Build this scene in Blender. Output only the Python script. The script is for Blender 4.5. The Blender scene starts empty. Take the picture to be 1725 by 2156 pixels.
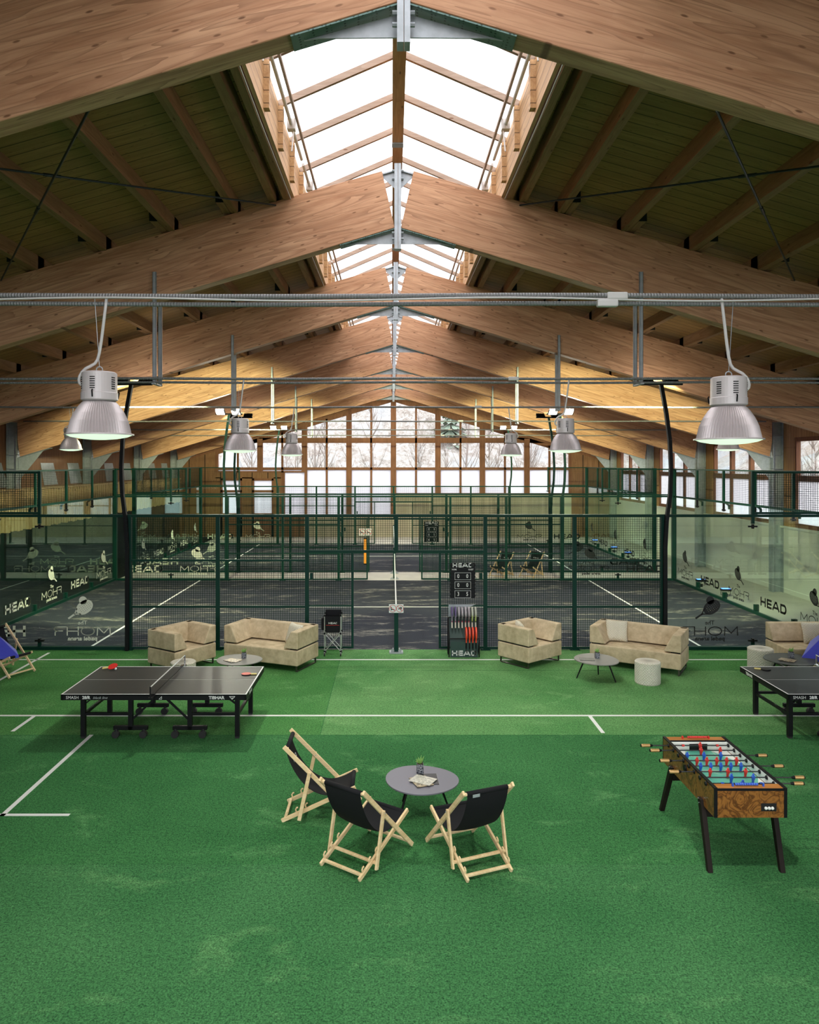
import bpy, math, random
from mathutils import Matrix, Vector, Euler
random.seed(7)
C = bpy.context.scene.collection
PI = math.pi
R = math.radians
W = {}                       # world matrix of every object as built

# ------------------------------------------------------------------ mesh helper
class MB:
    def __init__(s): s.v = []; s.f = []; s.m = []; s.mi = 0; s.T = None
    def add(s, vs, fs):
        o = len(s.v)
        if s.T is not None: vs = [tuple(s.T @ Vector(p)) for p in vs]
        s.v += [tuple(p) for p in vs]
        for f in fs: s.f.append(tuple(i + o for i in f)); s.m.append(s.mi)
        return s
    def box(s, x0, x1, y0, y1, z0, z1):
        x0, x1 = min(x0, x1), max(x0, x1); y0, y1 = min(y0, y1), max(y0, y1); z0, z1 = min(z0, z1), max(z0, z1)
        return s.add([(x0,y0,z0),(x1,y0,z0),(x1,y1,z0),(x0,y1,z0),(x0,y0,z1),(x1,y0,z1),(x1,y1,z1),(x0,y1,z1)],
                     [(0,3,2,1),(4,5,6,7),(0,1,5,4),(1,2,6,5),(2,3,7,6),(3,0,4,7)])
    def bar(s, p, q, w, h=None, up=(0,0,1), caps=True):
        p, q = Vector(p), Vector(q); h = h or w; d = (q - p).normalized(); u = Vector(up)
        if abs(d.dot(u)) > .98: u = Vector((0,1,0))
        r = d.cross(u).normalized(); u = r.cross(d).normalized()
        vs = [c + r*a*w/2 + u*b*h/2 for c in (p, q) for a, b in ((-1,-1),(1,-1),(1,1),(-1,1))]
        fs = [(0,1,5,4),(1,2,6,5),(2,3,7,6),(3,0,4,7)]
        if caps: fs += [(3,2,1,0),(4,5,6,7)]
        return s.add(vs, fs)
    def tube(s, pts, r, n=8, cap=True):
        pts = [Vector(p) for p in pts]; rs = r if isinstance(r, (list, tuple)) else [r]*len(pts)
        vs = []; prev = None
        for i, p in enumerate(pts):
            d = (pts[min(i+1, len(pts)-1)] - pts[max(i-1, 0)]).normalized()
            if prev is None:
                u = Vector((0,0,1)) if abs(d.z) < .9 else Vector((0,1,0))
                a = d.cross(u).normalized()
            else: a = (prev - d*prev.dot(d)).normalized()
            prev = a; b = d.cross(a)
            vs += [p + (a*math.cos(2*PI*k/n) + b*math.sin(2*PI*k/n))*rs[i] for k in range(n)]
        fs = [(i*n+k, i*n+(k+1)%n, (i+1)*n+(k+1)%n, (i+1)*n+k) for i in range(len(pts)-1) for k in range(n)]
        if cap: fs += [tuple(reversed(range(n))), tuple(range((len(pts)-1)*n, len(pts)*n))]
        return s.add(vs, fs)
    def cyl(s, c, r, z0, z1, n=20, r1=None):
        return s.tube([(c[0],c[1],z0),(c[0],c[1],z1)], [r, r if r1 is None else r1], n)
    def lathe(s, prof, n=32, c=(0,0,0), rib=0):
        vs = []; m = len(prof)
        for k in range(n):
            a = 2*PI*k/n
            for (r, z) in prof:
                rr = r*(1 + (rib if k % 2 else 0))
                vs.append((c[0]+rr*math.cos(a), c[1]+rr*math.sin(a), c[2]+z))
        fs = [(k*m+i, ((k+1)%n)*m+i, ((k+1)%n)*m+i+1, k*m+i+1) for k in range(n) for i in range(m-1)]
        return s.add(vs, fs)
    def prism(s, poly, a, b, axis='y'):
        n = len(poly)
        def P(u, v, t): return {'y': (u, t, v), 'x': (t, u, v), 'z': (u, v, t)}[axis]
        vs = [P(u, v, a) for u, v in poly] + [P(u, v, b) for u, v in poly]
        return s.add(vs, [tuple(reversed(range(n))), tuple(range(n, 2*n))] + [(i, (i+1)%n, n+(i+1)%n, n+i) for i in range(n)])
    def sphere(s, c, r, n=12, sc=(1,1,1)):
        m = n//2; prof = [(max(r*math.sin(PI*i/m), 1e-4), -r*math.cos(PI*i/m)) for i in range(m+1)]
        vs = []; fs = []
        for k in range(n):
            a = 2*PI*k/n
            for (q, z) in prof: vs.append((c[0]+q*math.cos(a)*sc[0], c[1]+q*math.sin(a)*sc[1], c[2]+z*sc[2]))
        M = m+1
        fs = [(k*M+i, ((k+1)%n)*M+i, ((k+1)%n)*M+i+1, k*M+i+1) for k in range(n) for i in range(m)]
        return s.add(vs, fs)
    def build(s, name, mat, parent=None, M=None, smooth=False, bevel=0, seg=2, sub=0):
        M = M or (W[parent] if parent is not None and parent in W else Matrix.Identity(4))
        Mi = M.inverted()
        me = bpy.data.meshes.new(name)
        me.from_pydata([tuple(Mi @ Vector(p)) for p in s.v], [], s.f)
        for mm in (mat if isinstance(mat, (list, tuple)) else [mat]): me.materials.append(mm)
        if isinstance(mat, (list, tuple)): me.polygons.foreach_set('material_index', s.m)
        if smooth: me.polygons.foreach_set('use_smooth', [True]*len(me.polygons))
        me.update()
        o = bpy.data.objects.new(name, me); C.objects.link(o)
        W[o] = M
        if parent is not None: o.parent = parent; o.matrix_basis = W[parent].inverted() @ M
        else: o.matrix_basis = M
        if bevel:
            b = o.modifiers.new('b', 'BEVEL'); b.width = bevel; b.segments = seg; b.limit_method = 'ANGLE'; b.angle_limit = R(35)
        if sub:
            b = o.modifiers.new('s', 'SUBSURF'); b.levels = sub; b.render_levels = sub
        return o

def tag(o, label=None, cat=None, group=None, kind=None):
    if label: o['label'] = label
    if cat: o['category'] = cat
    if group: o['group'] = group
    if kind: o['kind'] = kind
    return o
def empty(name, loc=(0,0,0), rz=0, label=None, cat=None, group=None, kind=None):
    o = bpy.data.objects.new(name, None); C.objects.link(o); o.empty_display_size = .1
    o.location = loc; o.rotation_euler = (0,0,rz)
    W[o] = Matrix.Translation(loc) @ Matrix.Rotation(rz, 4, 'Z')
    return tag(o, label, cat, group, kind)
def copy_tree(o, parent=None):
    kids = [c for c in KIDS(o)]
    c = o.copy(); C.objects.link(c)
    if parent is not None: c.parent = parent
    for ch in kids: copy_tree(ch, c)
    return c
def KIDS(o): return list(o.children)
def dup(o, loc, rz, label, group=None):
    c = copy_tree(o); c.location = loc; c.rotation_euler = (0,0,rz); c['label'] = label
    if group: c['group'] = group
    return c
def struct(o): o['kind'] = 'structure'; return o

# ------------------------------------------------------------------ materials
def mat(name, col=(.5,.5,.5), rough=.5, metal=0, spec=.5, emis=None, es=0):
    m = bpy.data.materials.new(name); m.use_nodes = True
    p = m.node_tree.nodes['Principled BSDF']
    p.inputs['Base Color'].default_value = (*col, 1); p.inputs['Roughness'].default_value = rough
    p.inputs['Metallic'].default_value = metal; p.inputs['Specular IOR Level'].default_value = spec
    if emis: p.inputs['Emission Color'].default_value = (*emis, 1); p.inputs['Emission Strength'].default_value = es
    return m
class NT:
    def __init__(s, m): s.t = m.node_tree; s.p = s.t.nodes.get('Principled BSDF')
    def n(s, typ, **kw):
        x = s.t.nodes.new(typ)
        for k, v in kw.items():
            if k.startswith('i_'): x.inputs[k[2:].replace('_', ' ')].default_value = v
            else: setattr(x, k, v)
        return x
    def l(s, a, b): s.t.links.new(a, b)
    def coord(s, scale=(1,1,1), loc=(0,0,0), which='Object'):
        tc = s.n('ShaderNodeTexCoord'); mp = s.n('ShaderNodeMapping')
        mp.inputs['Scale'].default_value = scale; mp.inputs['Location'].default_value = loc
        s.l(tc.outputs[which], mp.inputs['Vector']); return mp.outputs[0]
    def noise(s, vec, scale, detail=3, rough=.55, dist=0):
        x = s.n('ShaderNodeTexNoise'); x.inputs['Scale'].default_value = scale; x.inputs['Detail'].default_value = detail
        x.inputs['Roughness'].default_value = rough; x.inputs['Distortion'].default_value = dist
        s.l(vec, x.inputs['Vector']); return x.outputs['Fac']
    def ramp(s, fac, stops):
        x = s.n('ShaderNodeValToRGB'); e = x.color_ramp.elements
        while len(e) < len(stops): e.new(.5)
        for i, (p, c) in enumerate(stops): e[i].position = p; e[i].color = (*c, 1) if len(c) == 3 else c
        s.l(fac, x.inputs[0]); return x.outputs[0]
    def mix(s, fac, a, b, mode='MIX'):
        x = s.n('ShaderNodeMix', data_type='RGBA', blend_type=mode)
        for inp, v in ((x.inputs[0], fac), (x.inputs[6], a), (x.inputs[7], b)):
            if hasattr(v, 'node'): s.l(v, inp)
            else: inp.default_value = v if not isinstance(v, tuple) else (*v, 1)
        return x.outputs[2]
    def math(s, op, a, b=0):
        x = s.n('ShaderNodeMath', operation=op)
        for i, v in enumerate((a, b)):
            if hasattr(v, 'node'): s.l(v, x.inputs[i])
            else: x.inputs[i].default_value = v
        return x.outputs[0]
    def bump(s, h, strength=.3, dist=.01):
        b = s.n('ShaderNodeBump'); b.inputs['Strength'].default_value = strength; b.inputs['Distance'].default_value = dist
        s.l(h, b.inputs['Height']); s.l(b.outputs[0], s.p.inputs['Normal'])
    def sep(s, v):
        x = s.n('ShaderNodeSeparateXYZ'); s.l(v, x.inputs[0]); return x.outputs
    def base(s, c): s.l(c, s.p.inputs['Base Color'])

def wood(name, light, mid, dark, axis='x', knots=.6, rough=.6, lam=None, board=None, ks=1.9):
    m = mat(name, light, rough, spec=.25); t = NT(m)
    S = {'x': (.55, 7, 7), 'y': (7, .55, 7), 'z': (7, 7, .55)}[axis]
    K = {'x': (.75, 1.9, 1.9), 'y': (1.9, .75, 1.9), 'z': (1.9, 1.9, .75)}[axis]
    v = t.coord(S); g = t.noise(v, 1.6, 4, .6, 1.2)
    rings = t.math('FRACT', t.math('MULTIPLY', t.noise(v, .8, 1.5, .45, .6), 9))
    col = t.ramp(g, [(.3, mid), (.62, light)])
    ringf = t.math('MULTIPLY', t.math('POWER', rings, 4), .75)
    col = t.mix(ringf, col, mid if lam is None else tuple(c*.62 for c in mid))
    vo = t.n('ShaderNodeTexVoronoi', feature='F1'); vo.inputs['Scale'].default_value = ks
    vo.voronoi_dimensions = '2D'; xyz = t.sep(t.coord()); ai = 'xyz'.index(axis)
    cr = xyz[2] if lam else (xyz[1 - min(ai, 1)] if board and board[0] != 2 else t.math('ADD', xyz[(ai+1) % 3], xyz[(ai+2) % 3]))
    cb2 = t.n('ShaderNodeCombineXYZ'); t.l(t.math('MULTIPLY', xyz[ai], .62), cb2.inputs[0]); t.l(t.math('MULTIPLY', cr, 2.0), cb2.inputs[1])
    t.l(cb2.outputs[0], vo.inputs['Vector'])
    kn = t.ramp(vo.outputs['Distance'], [(.030, (1,1,1)), (.058, (0,0,0))])
    rc = t.math('GREATER_THAN', t.sep(vo.outputs['Color'])[0], 1-knots)
    col = t.mix(t.math('MULTIPLY', t.math('MULTIPLY', kn, rc), .85), col, dark)
    if lam:   # glue lines of the lamellas, plus a tone per lamella
        q = t.math('DIVIDE', xyz[2], lam)
        ln = t.math('LESS_THAN', t.math('FRACT', q), .035)
        col = t.mix(t.math('MULTIPLY', ln, .35), col, dark)
        wn = t.n('ShaderNodeTexWhiteNoise', noise_dimensions='2D'); cb = t.n('ShaderNodeCombineXYZ')
        t.l(t.math('FLOOR', q), cb.inputs[0]); t.l(t.math('FLOOR', t.math('ADD', t.math('DIVIDE', xyz[0], 3.1), t.math('MULTIPLY', t.math('FLOOR', q), .37))), cb.inputs[1])
        t.l(cb.outputs[0], wn.inputs['Vector'])
        col = t.mix(t.math('MULTIPLY', wn.outputs['Value'], .38), col, mid)
    if board:
        ax, w = board
        q = t.math('DIVIDE', xyz[ax], w)
        ln = t.math('LESS_THAN', t.math('FRACT', q), .065)
        wn = t.n('ShaderNodeTexWhiteNoise', noise_dimensions='1D'); t.l(t.math('FLOOR', q), wn.inputs['W'])
        col = t.mix(t.math('MULTIPLY', wn.outputs['Value'], .5), col, mid)
        col = t.mix(t.math('MULTIPLY', ln, .85), col, tuple(c*.25 for c in dark))
    t.base(col); t.bump(g, .15, .01)
    return m

M = {}
WL, WM, WD = (.68,.395,.235), (.44,.215,.115), (.13,.055,.025)
M['glulam'] = wood('glulam spruce', WL, WM, WD, 'x', .75, lam=.085, ks=2.2)
M['purlin'] = wood('purlin spruce', (.36,.205,.11), (.24,.125,.065), WD, 'y', .5)
M['ridge'] = wood('ridge timber', (.62,.33,.17), (.46,.22,.10), WD, 'y', .4)
M['bar'] = wood('weathered glazing bar', (.34,.25,.19), (.26,.18,.13), WD, 'x', .2)
M['deck'] = wood('roof deck boards', (.40,.225,.085), (.26,.14,.053), (.08,.04,.015), 'x', .9, board=(1,.24), ks=3.6)
M['curb'] = wood('skylight curb boards', (.62,.40,.21), (.46,.27,.13), WD, 'y', .3, board=(2,.16))
M['cladding'] = wood('red brown timber panelling', (.30,.15,.075), (.20,.095,.045), (.07,.03,.015), 'z', .4, board=(0,.9))
M['cladding_y'] = wood('timber panelling', (.52,.30,.13), (.37,.19,.08), (.08,.035,.015), 'z', .5, board=(1,.15))
M['frame_wood'] = wood('window frame wood', (.25,.105,.055), (.17,.07,.036), (.06,.025,.012), 'z', .2)
M['slat'] = wood('pale larch slat', (.72,.52,.27), (.5,.33,.15), (.12,.06,.03), 'z', .3)
M['chairwood'] = wood('pale beech', (.86,.66,.40), (.72,.50,.26), (.4,.22,.1), 'y', .1)
M['steel'] = mat('galvanised steel', (.40,.43,.46), .45, .35)
m = M['steel']; t = NT(m); t.base(t.ramp(t.noise(t.coord(), 9, 4), [(.35, (.34,.37,.39)), (.65, (.42,.45,.48))]))
M['darksteel'] = mat('dark steel rod', (.035,.045,.05), .4, .6)
M['black'] = mat('black painted metal', (.005,.005,.006), .5, spec=.2)
M['blackgap'] = mat('black gap', (.006,.006,.006), .9)
M['green'] = mat('dark green powder coat', (.002,.036,.024), .5, spec=.18)
M['wire'] = mat('dark green wire', (.004,.020,.015), .7, spec=.1)
M['white'] = mat('white paint', (.80,.80,.78), .6)
M['cream'] = mat('cream vinyl print', (.80,.80,.66), .6)
M['print'] = mat('black vinyl print', (.006,.006,.006), .5)
M['chrome'] = mat('chrome', (.75,.75,.76), .18, 1)
M['silver'] = mat('silver tube', (.62,.62,.64), .35, .7)
M['rubber'] = mat('black rubber', (.012,.012,.012), .7)
M['redplastic'] = mat('red plastic', (.62,.025,.02), .35)
M['blueplastic'] = mat('blue plastic', (.02,.10,.55), .35)
M['tape'] = mat('white net tape', (.72,.72,.70), .7)
M['alu'] = mat('lamp housing grey', (.66,.60,.60), .4, .1)
M['cable'] = mat('white cable', (.62,.60,.58), .5)
M['conduit'] = mat('grey conduit', (.24,.24,.24), .5, .2)
t = NT(M['conduit']); x = t.sep(t.coord()); t.bump(t.math('SINE', t.math('MULTIPLY', x[0], 260)), .6, .004)
M['brass'] = mat('gold grip', (.52,.31,.12), .3, .4)
M['orange'] = mat('orange pad', (.80,.30,.02), .6)
M['towel'] = mat('blue fabric', (.05,.06,.50), .6)
M['tabletop'] = mat('grey laminate', (.17,.165,.20), .35)
M['tabletop2'] = mat('light grey laminate', (.26,.25,.23), .5, spec=.2)
M['tabletop3'] = mat('dark grey laminate', (.075,.08,.075), .5, spec=.25)
M['ttop'] = mat('table tennis surface', (.013,.014,.016), .42, spec=.22)
M['canvas'] = mat('black canvas', (.011,.011,.013), .85, spec=.2)
t = NT(M['canvas']); t.bump(t.noise(t.coord(), 400, 2), .25, .002)

# perforated green-grey nail plate
m = M['perf'] = mat('perforated nail plate', (.10,.17,.15), .5, .3); t = NT(m)
vo = t.n('ShaderNodeTexVoronoi', feature='F1'); vo.inputs['Scale'].default_value = 26; vo.inputs['Randomness'].default_value = .25
t.l(t.coord(), vo.inputs['Vector'])
t.base(t.ramp(vo.outputs['Distance'], [(.22, (.02,.05,.04)), (.3, (.12,.20,.175))]))

# turf pieces
def turf(name, a, b, worn):
    m = mat(name, a, .95, spec=.08); t = NT(m); v = t.coord()
    big = t.noise(v, .55, 4, .6, .4)
    col = t.ramp(big, [(.33, a), (.68, b)])
    st = t.ramp(t.noise(t.coord((1, 1.6, 1)), .95, 5, .68, .5), [(.56, (0,0,0)), (.74, (1,1,1))])
    col = t.mix(t.math('MULTIPLY', st, .62), col, worn)
    fine = t.noise(v, 62, 3, .75); mid_ = t.noise(v, 26, 2, .6)
    f = t.ramp(t.math('ADD', t.math('MULTIPLY', fine, .75), t.math('MULTIPLY', mid_, .25)), [(.38, (.35,.38,.40)), (.64, (1.6,1.6,1.55))])
    col = t.mix(1.0, col, f, 'MULTIPLY')
    t.base(col); t.bump(fine, .6, .012)
    return m
M['turf_dark'] = turf('green artificial turf', (.036,.142,.046), (.053,.185,.062), (.14,.33,.13))
M['turf_mid'] = turf('mid green artificial turf', (.055,.19,.050), (.090,.245,.073), (.19,.38,.15))
M['turf_light'] = turf('light green artificial turf', (.085,.235,.075), (.145,.305,.112), (.24,.43,.18))
M['turf_front'] = turf('front green artificial turf', (.040,.150,.052), (.062,.190,.071), (.15,.33,.13))
# padel carpet with sand
m = M['court'] = mat('slate padel carpet with sand', (.045,.05,.065), .9, spec=.12); t = NT(m)
v = t.coord((.55,1.9,1)); s1 = t.ramp(t.noise(v, .9, 7, .72, .7), [(.53, (0,0,0)), (.72, (1,1,1))])
s2 = t.noise(t.coord(), 60, 2, .7)
fm = t.math('MULTIPLY', s1, t.ramp(t.noise(t.coord((3,9,1)), 1.4, 5, .75), [(.42, (0,0,0)), (.56, (1,1,1))]))
col = t.mix(t.math('MULTIPLY', fm, .85), t.ramp(s2, [(.3, (.016,.019,.027)), (.7, (.045,.050,.066))]), (.48,.45,.38))
t.base(col)
m = M['concrete'] = mat('pale concrete', (.62,.58,.52), .8); t = NT(m); t.base(t.ramp(t.noise(t.coord(), 1.3, 5), [(.3, (.55,.51,.46)), (.7, (.68,.64,.58))]))
m = M['wallwhite'] = mat('cream plaster', (.66,.64,.56), .85); t = NT(m); t.base(t.ramp(t.noise(t.coord(), .8, 4), [(.3, (.74,.73,.66)), (.7, (.82,.81,.74))]))
m = M['wallbeige'] = mat('beige board', (.50,.44,.34), .8); t = NT(m); t.base(t.ramp(t.noise(t.coord((1,1,.2)), 2, 4), [(.3, (.43,.37,.28)), (.7, (.55,.49,.39))]))
M['walldark'] = mat('dark grey wall', (.010,.012,.013), .7, spec=.15)
# suede
m = M['suede'] = mat('beige suede', (.50,.41,.29), .85, spec=.2); t = NT(m)
t.base(t.ramp(t.noise(t.coord(), 6, 4, .6, .15), [(.3, (.45,.345,.215)), (.7, (.70,.565,.385))])); t.bump(t.noise(t.coord(), 200, 2), .15, .003)
def quilt(name, col, k):
    m = mat(name, col, .8, spec=.2); t = NT(m); x = t.sep(t.coord(which='UV' if False else 'Object'))
    tc = t.n('ShaderNodeTexCoord')
    gen = t.sep(tc.outputs['Object'])
    ang = t.math('MULTIPLY', t.math('ARCTAN2', gen[1], gen[0]), .24) if k == 'round' else gen[0]
    hh = gen[2] if k == 'round' else gen[1]
    a = t.math('ABSOLUTE', t.math('SINE', t.math('MULTIPLY', t.math('ADD', ang, hh), 62)))
    b = t.math('ABSOLUTE', t.math('SINE', t.math('MULTIPLY', t.math('SUBTRACT', ang, hh), 62)))
    h = t.math('POWER', t.math('MINIMUM', a, b), .5)
    t.base(t.ramp(h, [(.0, tuple(c*.55 for c in col)), (.38, col)])); t.bump(h, .9, .012)
    return m
M['quilt'] = quilt('quilted cream fabric', (.80,.74,.60), 'flat')
M['quiltround'] = quilt('quilted cream pouf fabric', (.78,.73,.62), 'round')
m = M['burl'] = mat('walnut burl veneer', (.3,.12,.03), .28); t = NT(m)
n1 = t.noise(t.coord((1,1,1)), 5.5, 3, .5, 2.5)
t.base(t.ramp(t.math('FRACT', t.math('MULTIPLY', n1, 4)), [(0, (.10,.033,.008)), (.4, (.31,.125,.028)), (.8, (.24,.09,.02)), (1, (.08,.025,.007))]))
M['play'] = mat('green playfield', (.13,.50,.38), .3)

def glass(name, tint, refl=.06, extra=0.0):
    m = bpy.data.materials.new(name); m.use_nodes = True; nt = m.node_tree; nt.nodes.clear()
    o = nt.nodes.new('ShaderNodeOutputMaterial'); tr = nt.nodes.new('ShaderNodeBsdfTransparent'); tr.inputs[0].default_value = (*tint, 1)
    gl = nt.nodes.new('ShaderNodeBsdfGlossy'); gl.inputs['Roughness'].default_value = .01; gl.inputs[0].default_value = (.9,1,.96,1)
    lw = nt.nodes.new('ShaderNodeFresnel'); lw.inputs['IOR'].default_value = 1.45
    ad = nt.nodes.new('ShaderNodeMath'); ad.operation = 'MULTIPLY_ADD'; ad.inputs[1].default_value = .30; ad.inputs[2].default_value = refl
    nt.links.new(lw.outputs[0], ad.inputs[0])
    mx = nt.nodes.new('ShaderNodeMixShader'); nt.links.new(ad.outputs[0], mx.inputs[0]); nt.links.new(tr.outputs[0], mx.inputs[1]); nt.links.new(gl.outputs[0], mx.inputs[2])
    nt.links.new(mx.outputs[0], o.inputs[0]); return m
M['glass'] = glass('tinted court glass', (.945,.985,.968), .0)
M['winglass'] = glass('clear window glass', (.92,.94,.95), .0)
def sheet(name, trans, col, f):
    m = bpy.data.materials.new(name); m.use_nodes = True; nt = m.node_tree; nt.nodes.clear()
    o = nt.nodes.new('ShaderNodeOutputMaterial'); tr = nt.nodes.new('ShaderNodeBsdfTransparent'); tr.inputs[0].default_value = (*trans, 1)
    tl = nt.nodes.new('ShaderNodeBsdfTranslucent'); tl.inputs[0].default_value = (*col, 1)
    mx = nt.nodes.new('ShaderNodeMixShader'); mx.inputs[0].default_value = f
    nt.links.new(tr.outputs[0], mx.inputs[1]); nt.links.new(tl.outputs[0], mx.inputs[2]); nt.links.new(mx.outputs[0], o.inputs[0]); return m
M['polycarb'] = sheet('white skylight sheet', (.62,.61,.61), (.5,.5,.5), .25)
M['frost'] = sheet('frosted window film', (.12,.12,.125), (.74,.74,.76), .92)

# emitters
M['lens'] = mat('lit lamp lens', (.5,.6,.5), .3, emis=(.76,1.0,.72), es=1.0)
M['flood'] = mat('lit flood light', (1,1,1), .3, emis=(1,.98,.86), es=60)
M['blueled'] = mat('lit blue light', (.1,.2,1), .3, emis=(.06,.18,1), es=9)
m = M['reflector'] = mat('ribbed aluminium reflector', (.62,.56,.56), .42, .45)

# ------------------------------------------------------------------ text and logos (flat, in the x-z plane, y=0)
def text_geo(s, size=1, bold=0, font=None, align='CENTER', shear=0):
    cu = bpy.data.curves.new('t', 'FONT'); cu.body = s; cu.size = size; cu.offset = bold; cu.align_x = align; cu.shear = shear
    cu.resolution_u = 2; cu.align_y = 'CENTER'
    o = bpy.data.objects.new('t', cu); C.objects.link(o)
    dg = bpy.context.evaluated_depsgraph_get(); me = o.evaluated_get(dg).to_mesh()
    v = [(p.co.x, p.co.y) for p in me.vertices]; f = [tuple(p.vertices) for p in me.polygons]
    o.evaluated_get(dg).to_mesh_clear(); bpy.data.objects.remove(o); bpy.data.curves.remove(cu)
    return v, f
def put2d(mb, geo, x=0, z=0, sx=1, sz=1, rot=0):
    v, f = geo; c, s = math.cos(rot), math.sin(rot)
    mb.add([(x + (a*sx*c - b*sz*s), 0, z + (a*sx*s + b*sz*c)) for a, b in v], f)
def strokes(lines, w):
    V, F = [], []
    for ln in lines:
        for (a, b) in zip(ln[:-1], ln[1:]):
            a, b = Vector(a), Vector(b); d = b - a
            if d.length < 1e-6: continue
            d.normalize(); n = Vector((-d.y, d.x))*w/2; e = d*w*.42
            o = len(V); V += [tuple(a-e+n), tuple(a-e-n), tuple(b+e-n), tuple(b+e+n)]; F.append((o+1, o+2, o+3, o))
    return V, F
def arc(cx, cy, rx, ry, a0, a1, n=8): return [(cx+rx*math.cos(R(a0+(a1-a0)*i/n)), cy+ry*math.sin(R(a0+(a1-a0)*i/n))) for i in range(n+1)]
def head_geo():      # bold extended letters, height 1, width about 6.6
    L = []
    L += [[(0,.0),(0,1)], [(1.15,0),(1.15,1)], [(0,.5),(1.15,.5)]]
    L += [[(1.75,0),(1.75,1)], [(1.75,1),(2.75,1)], [(1.75,.5),(2.7,.5)], [(1.75,0),(2.75,0)]]
    L += [[(3.2,0),(3.85,1),(4.1,1),(4.75,0)], [(3.5,.28),(4.45,.28)]]
    L += [[(5.25,0),(5.25,1)], [(5.25,1)] + arc(6.05,.5,.42,.5,90,-90) + [(5.25,0)]]
    v, f = strokes(L, .30)
    return [((x-3.2)/6.8, (y-.5)/6.8*1.05) for x, y in v], f
def mohr_geo():
    L = [[(0,0),(.05,1),(.62,.25),(1.2,1),(1.25,0)], arc(2.15,.5,.62,.5,0,360,20),
         [(3.05,0),(3.05,1)], [(3.05,.5),(4.1,.5)], [(4.1,0),(4.1,1)], [(4.1,1),(5.1,1)] + arc(5.1,.76,.24,.24,90,-90,6) + [(4.55,.52)], [(5.0,.52),(5.25,.38),(5.25,0)]]
    v, f = strokes(L, .10)
    return [((x-2.65)/5.3, (y-.5)/5.3) for x, y in v], f
def racket_geo(holes=True):
    cu = bpy.data.curves.new('c', 'CURVE'); cu.dimensions = '2D'; cu.fill_mode = 'FRONT'
    def sp(pts):
        s = cu.splines.new('POLY'); s.points.add(len(pts)-1)
        for p, q in zip(s.points, pts): p.co = (q[0], q[1], 0, 1)
        s.use_cyclic_u = True
    a = R(-35); ca, sa = math.cos(a), math.sin(a)
    def rot(p): return (p[0]*ca - p[1]*sa, p[0]*sa + p[1]*ca)
    head = [(.26*math.cos(R(t)) + (.05 if abs(t) < 90 or t > 270 else 0), .20*math.sin(R(t))) for t in range(0, 360, 15)]
    sp([rot(p) for p in head])
    if holes:
        for i in range(-3, 4):
            for j in range(-2, 3):
                x, y = i*.06, j*.055
                if (x/.22)**2 + (y/.16)**2 < .95: sp([rot((x+.011*math.cos(R(k)), y+.011*math.sin(R(k)))) for k in range(0, 360, 72)])
    o = bpy.data.objects.new('c', cu); C.objects.link(o)
    dg = bpy.context.evaluated_depsgraph_get(); me = o.evaluated_get(dg).to_mesh()
    v = [(p.co.x, p.co.y) for p in me.vertices]; f = [tuple(p.vertices) for p in me.polygons]
    o.evaluated_get(dg).to_mesh_clear(); bpy.data.objects.remove(o); bpy.data.curves.remove(cu)
    def addp(pts):
        n = len(v); v.extend(pts); f.append(tuple(range(n, n+len(pts))))
    v2, f2 = strokes([[rot((.25,.10)), rot((.40,.0))], [rot((.25,-.10)), rot((.40,.0))]], .035)
    n = len(v); v.extend(v2); f.extend([tuple(i+n for i in q) for q in f2])
    v2, f2 = strokes([[rot((.40,0)), rot((.62,0))]], .055)
    n = len(v); v.extend(v2); f.extend([tuple(i+n for i in q) for q in f2])
    addp([(.07+.125*math.cos(R(k)), .20+.125*math.sin(R(k))) for k in range(0, 360, 18)])
    return v, f
G_HEAD, G_MOHR, G_RACK, G_RACK_S = head_geo(), mohr_geo(), racket_geo(), racket_geo(False)
G_THE, G_PAD = text_geo('The', .13, .002), text_geo('padel arena', .125, .004)
def mohr_logo(mb, far=False):
    put2d(mb, G_RACK_S if far else G_RACK, -.06, .96, .72, .72)
    put2d(mb, G_THE, 0, .60)
    put2d(mb, G_MOHR, 0, .415, 1.25, 1.0)
    put2d(mb, G_PAD, 0, .245, 1.15, 1)
def head_logo(mb): put2d(mb, G_HEAD, 0, .415, 1.35, 1.25)
# ================================================================== THE HALL
FR = [6.4 + 6*i for i in range(7)]            # roof frames, every six metres
YF, YB = 42.75, -9.0                          # gable with windows / wall behind the camera
def ztop(x): return 9.04 - .285*abs(x)
def zbot(x): return 8.05 - .30*abs(x)
XW = 12.6

# ---- floors
mb = MB()
def patch(x0, x1, y0, y1, k):
    mb.mi = k; mb.add([(x0,y0,0),(x1,y0,0),(x1,y1,0),(x0,y1,0)], [(0,1,2,3)])
patch(-XW, XW, YB, 7.79, 3); patch(-XW, XW, 7.79, 11.5, 0)
patch(-XW, -1.2, 11.5, 15.3, 1); patch(-XW, -1.2, 15.3, 16.80, 1)
patch(-1.2, XW, 11.5, 15.1, 2); patch(-1.2, 4.9, 15.1, 16.80, 2); patch(4.9, XW, 15.1, 16.80, 1)
mb.mi = 0; mb.box(-XW, XW, YB, 16.8, -.2, -.004)
f = struct(mb.build('floor', [M['turf_dark'], M['turf_mid'], M['turf_light'], M['turf_front']]))
mb = MB()
for x0, x1, y0, y1 in ((-XW, XW, 12.35, 12.41), (-XW, XW, 15.89, 15.95), (-4.74, -4.68, 8.85, 11.5), (-XW, -3.92, 8.85, 8.905),
                       (-6.03, -5.97, 11.65, 12.35), (3.14, 3.20, 11.58, 12.35), (-7.68, -7.62, 14.3, 16.5), (7.93, 7.99, 14.8, 15.89)):
    mb.box(x0, x1, y0, y1, .001, .004)
mb.build('line_marking', M['tape'], f)
mb = MB()                                      # seams between the turf pieces
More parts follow.
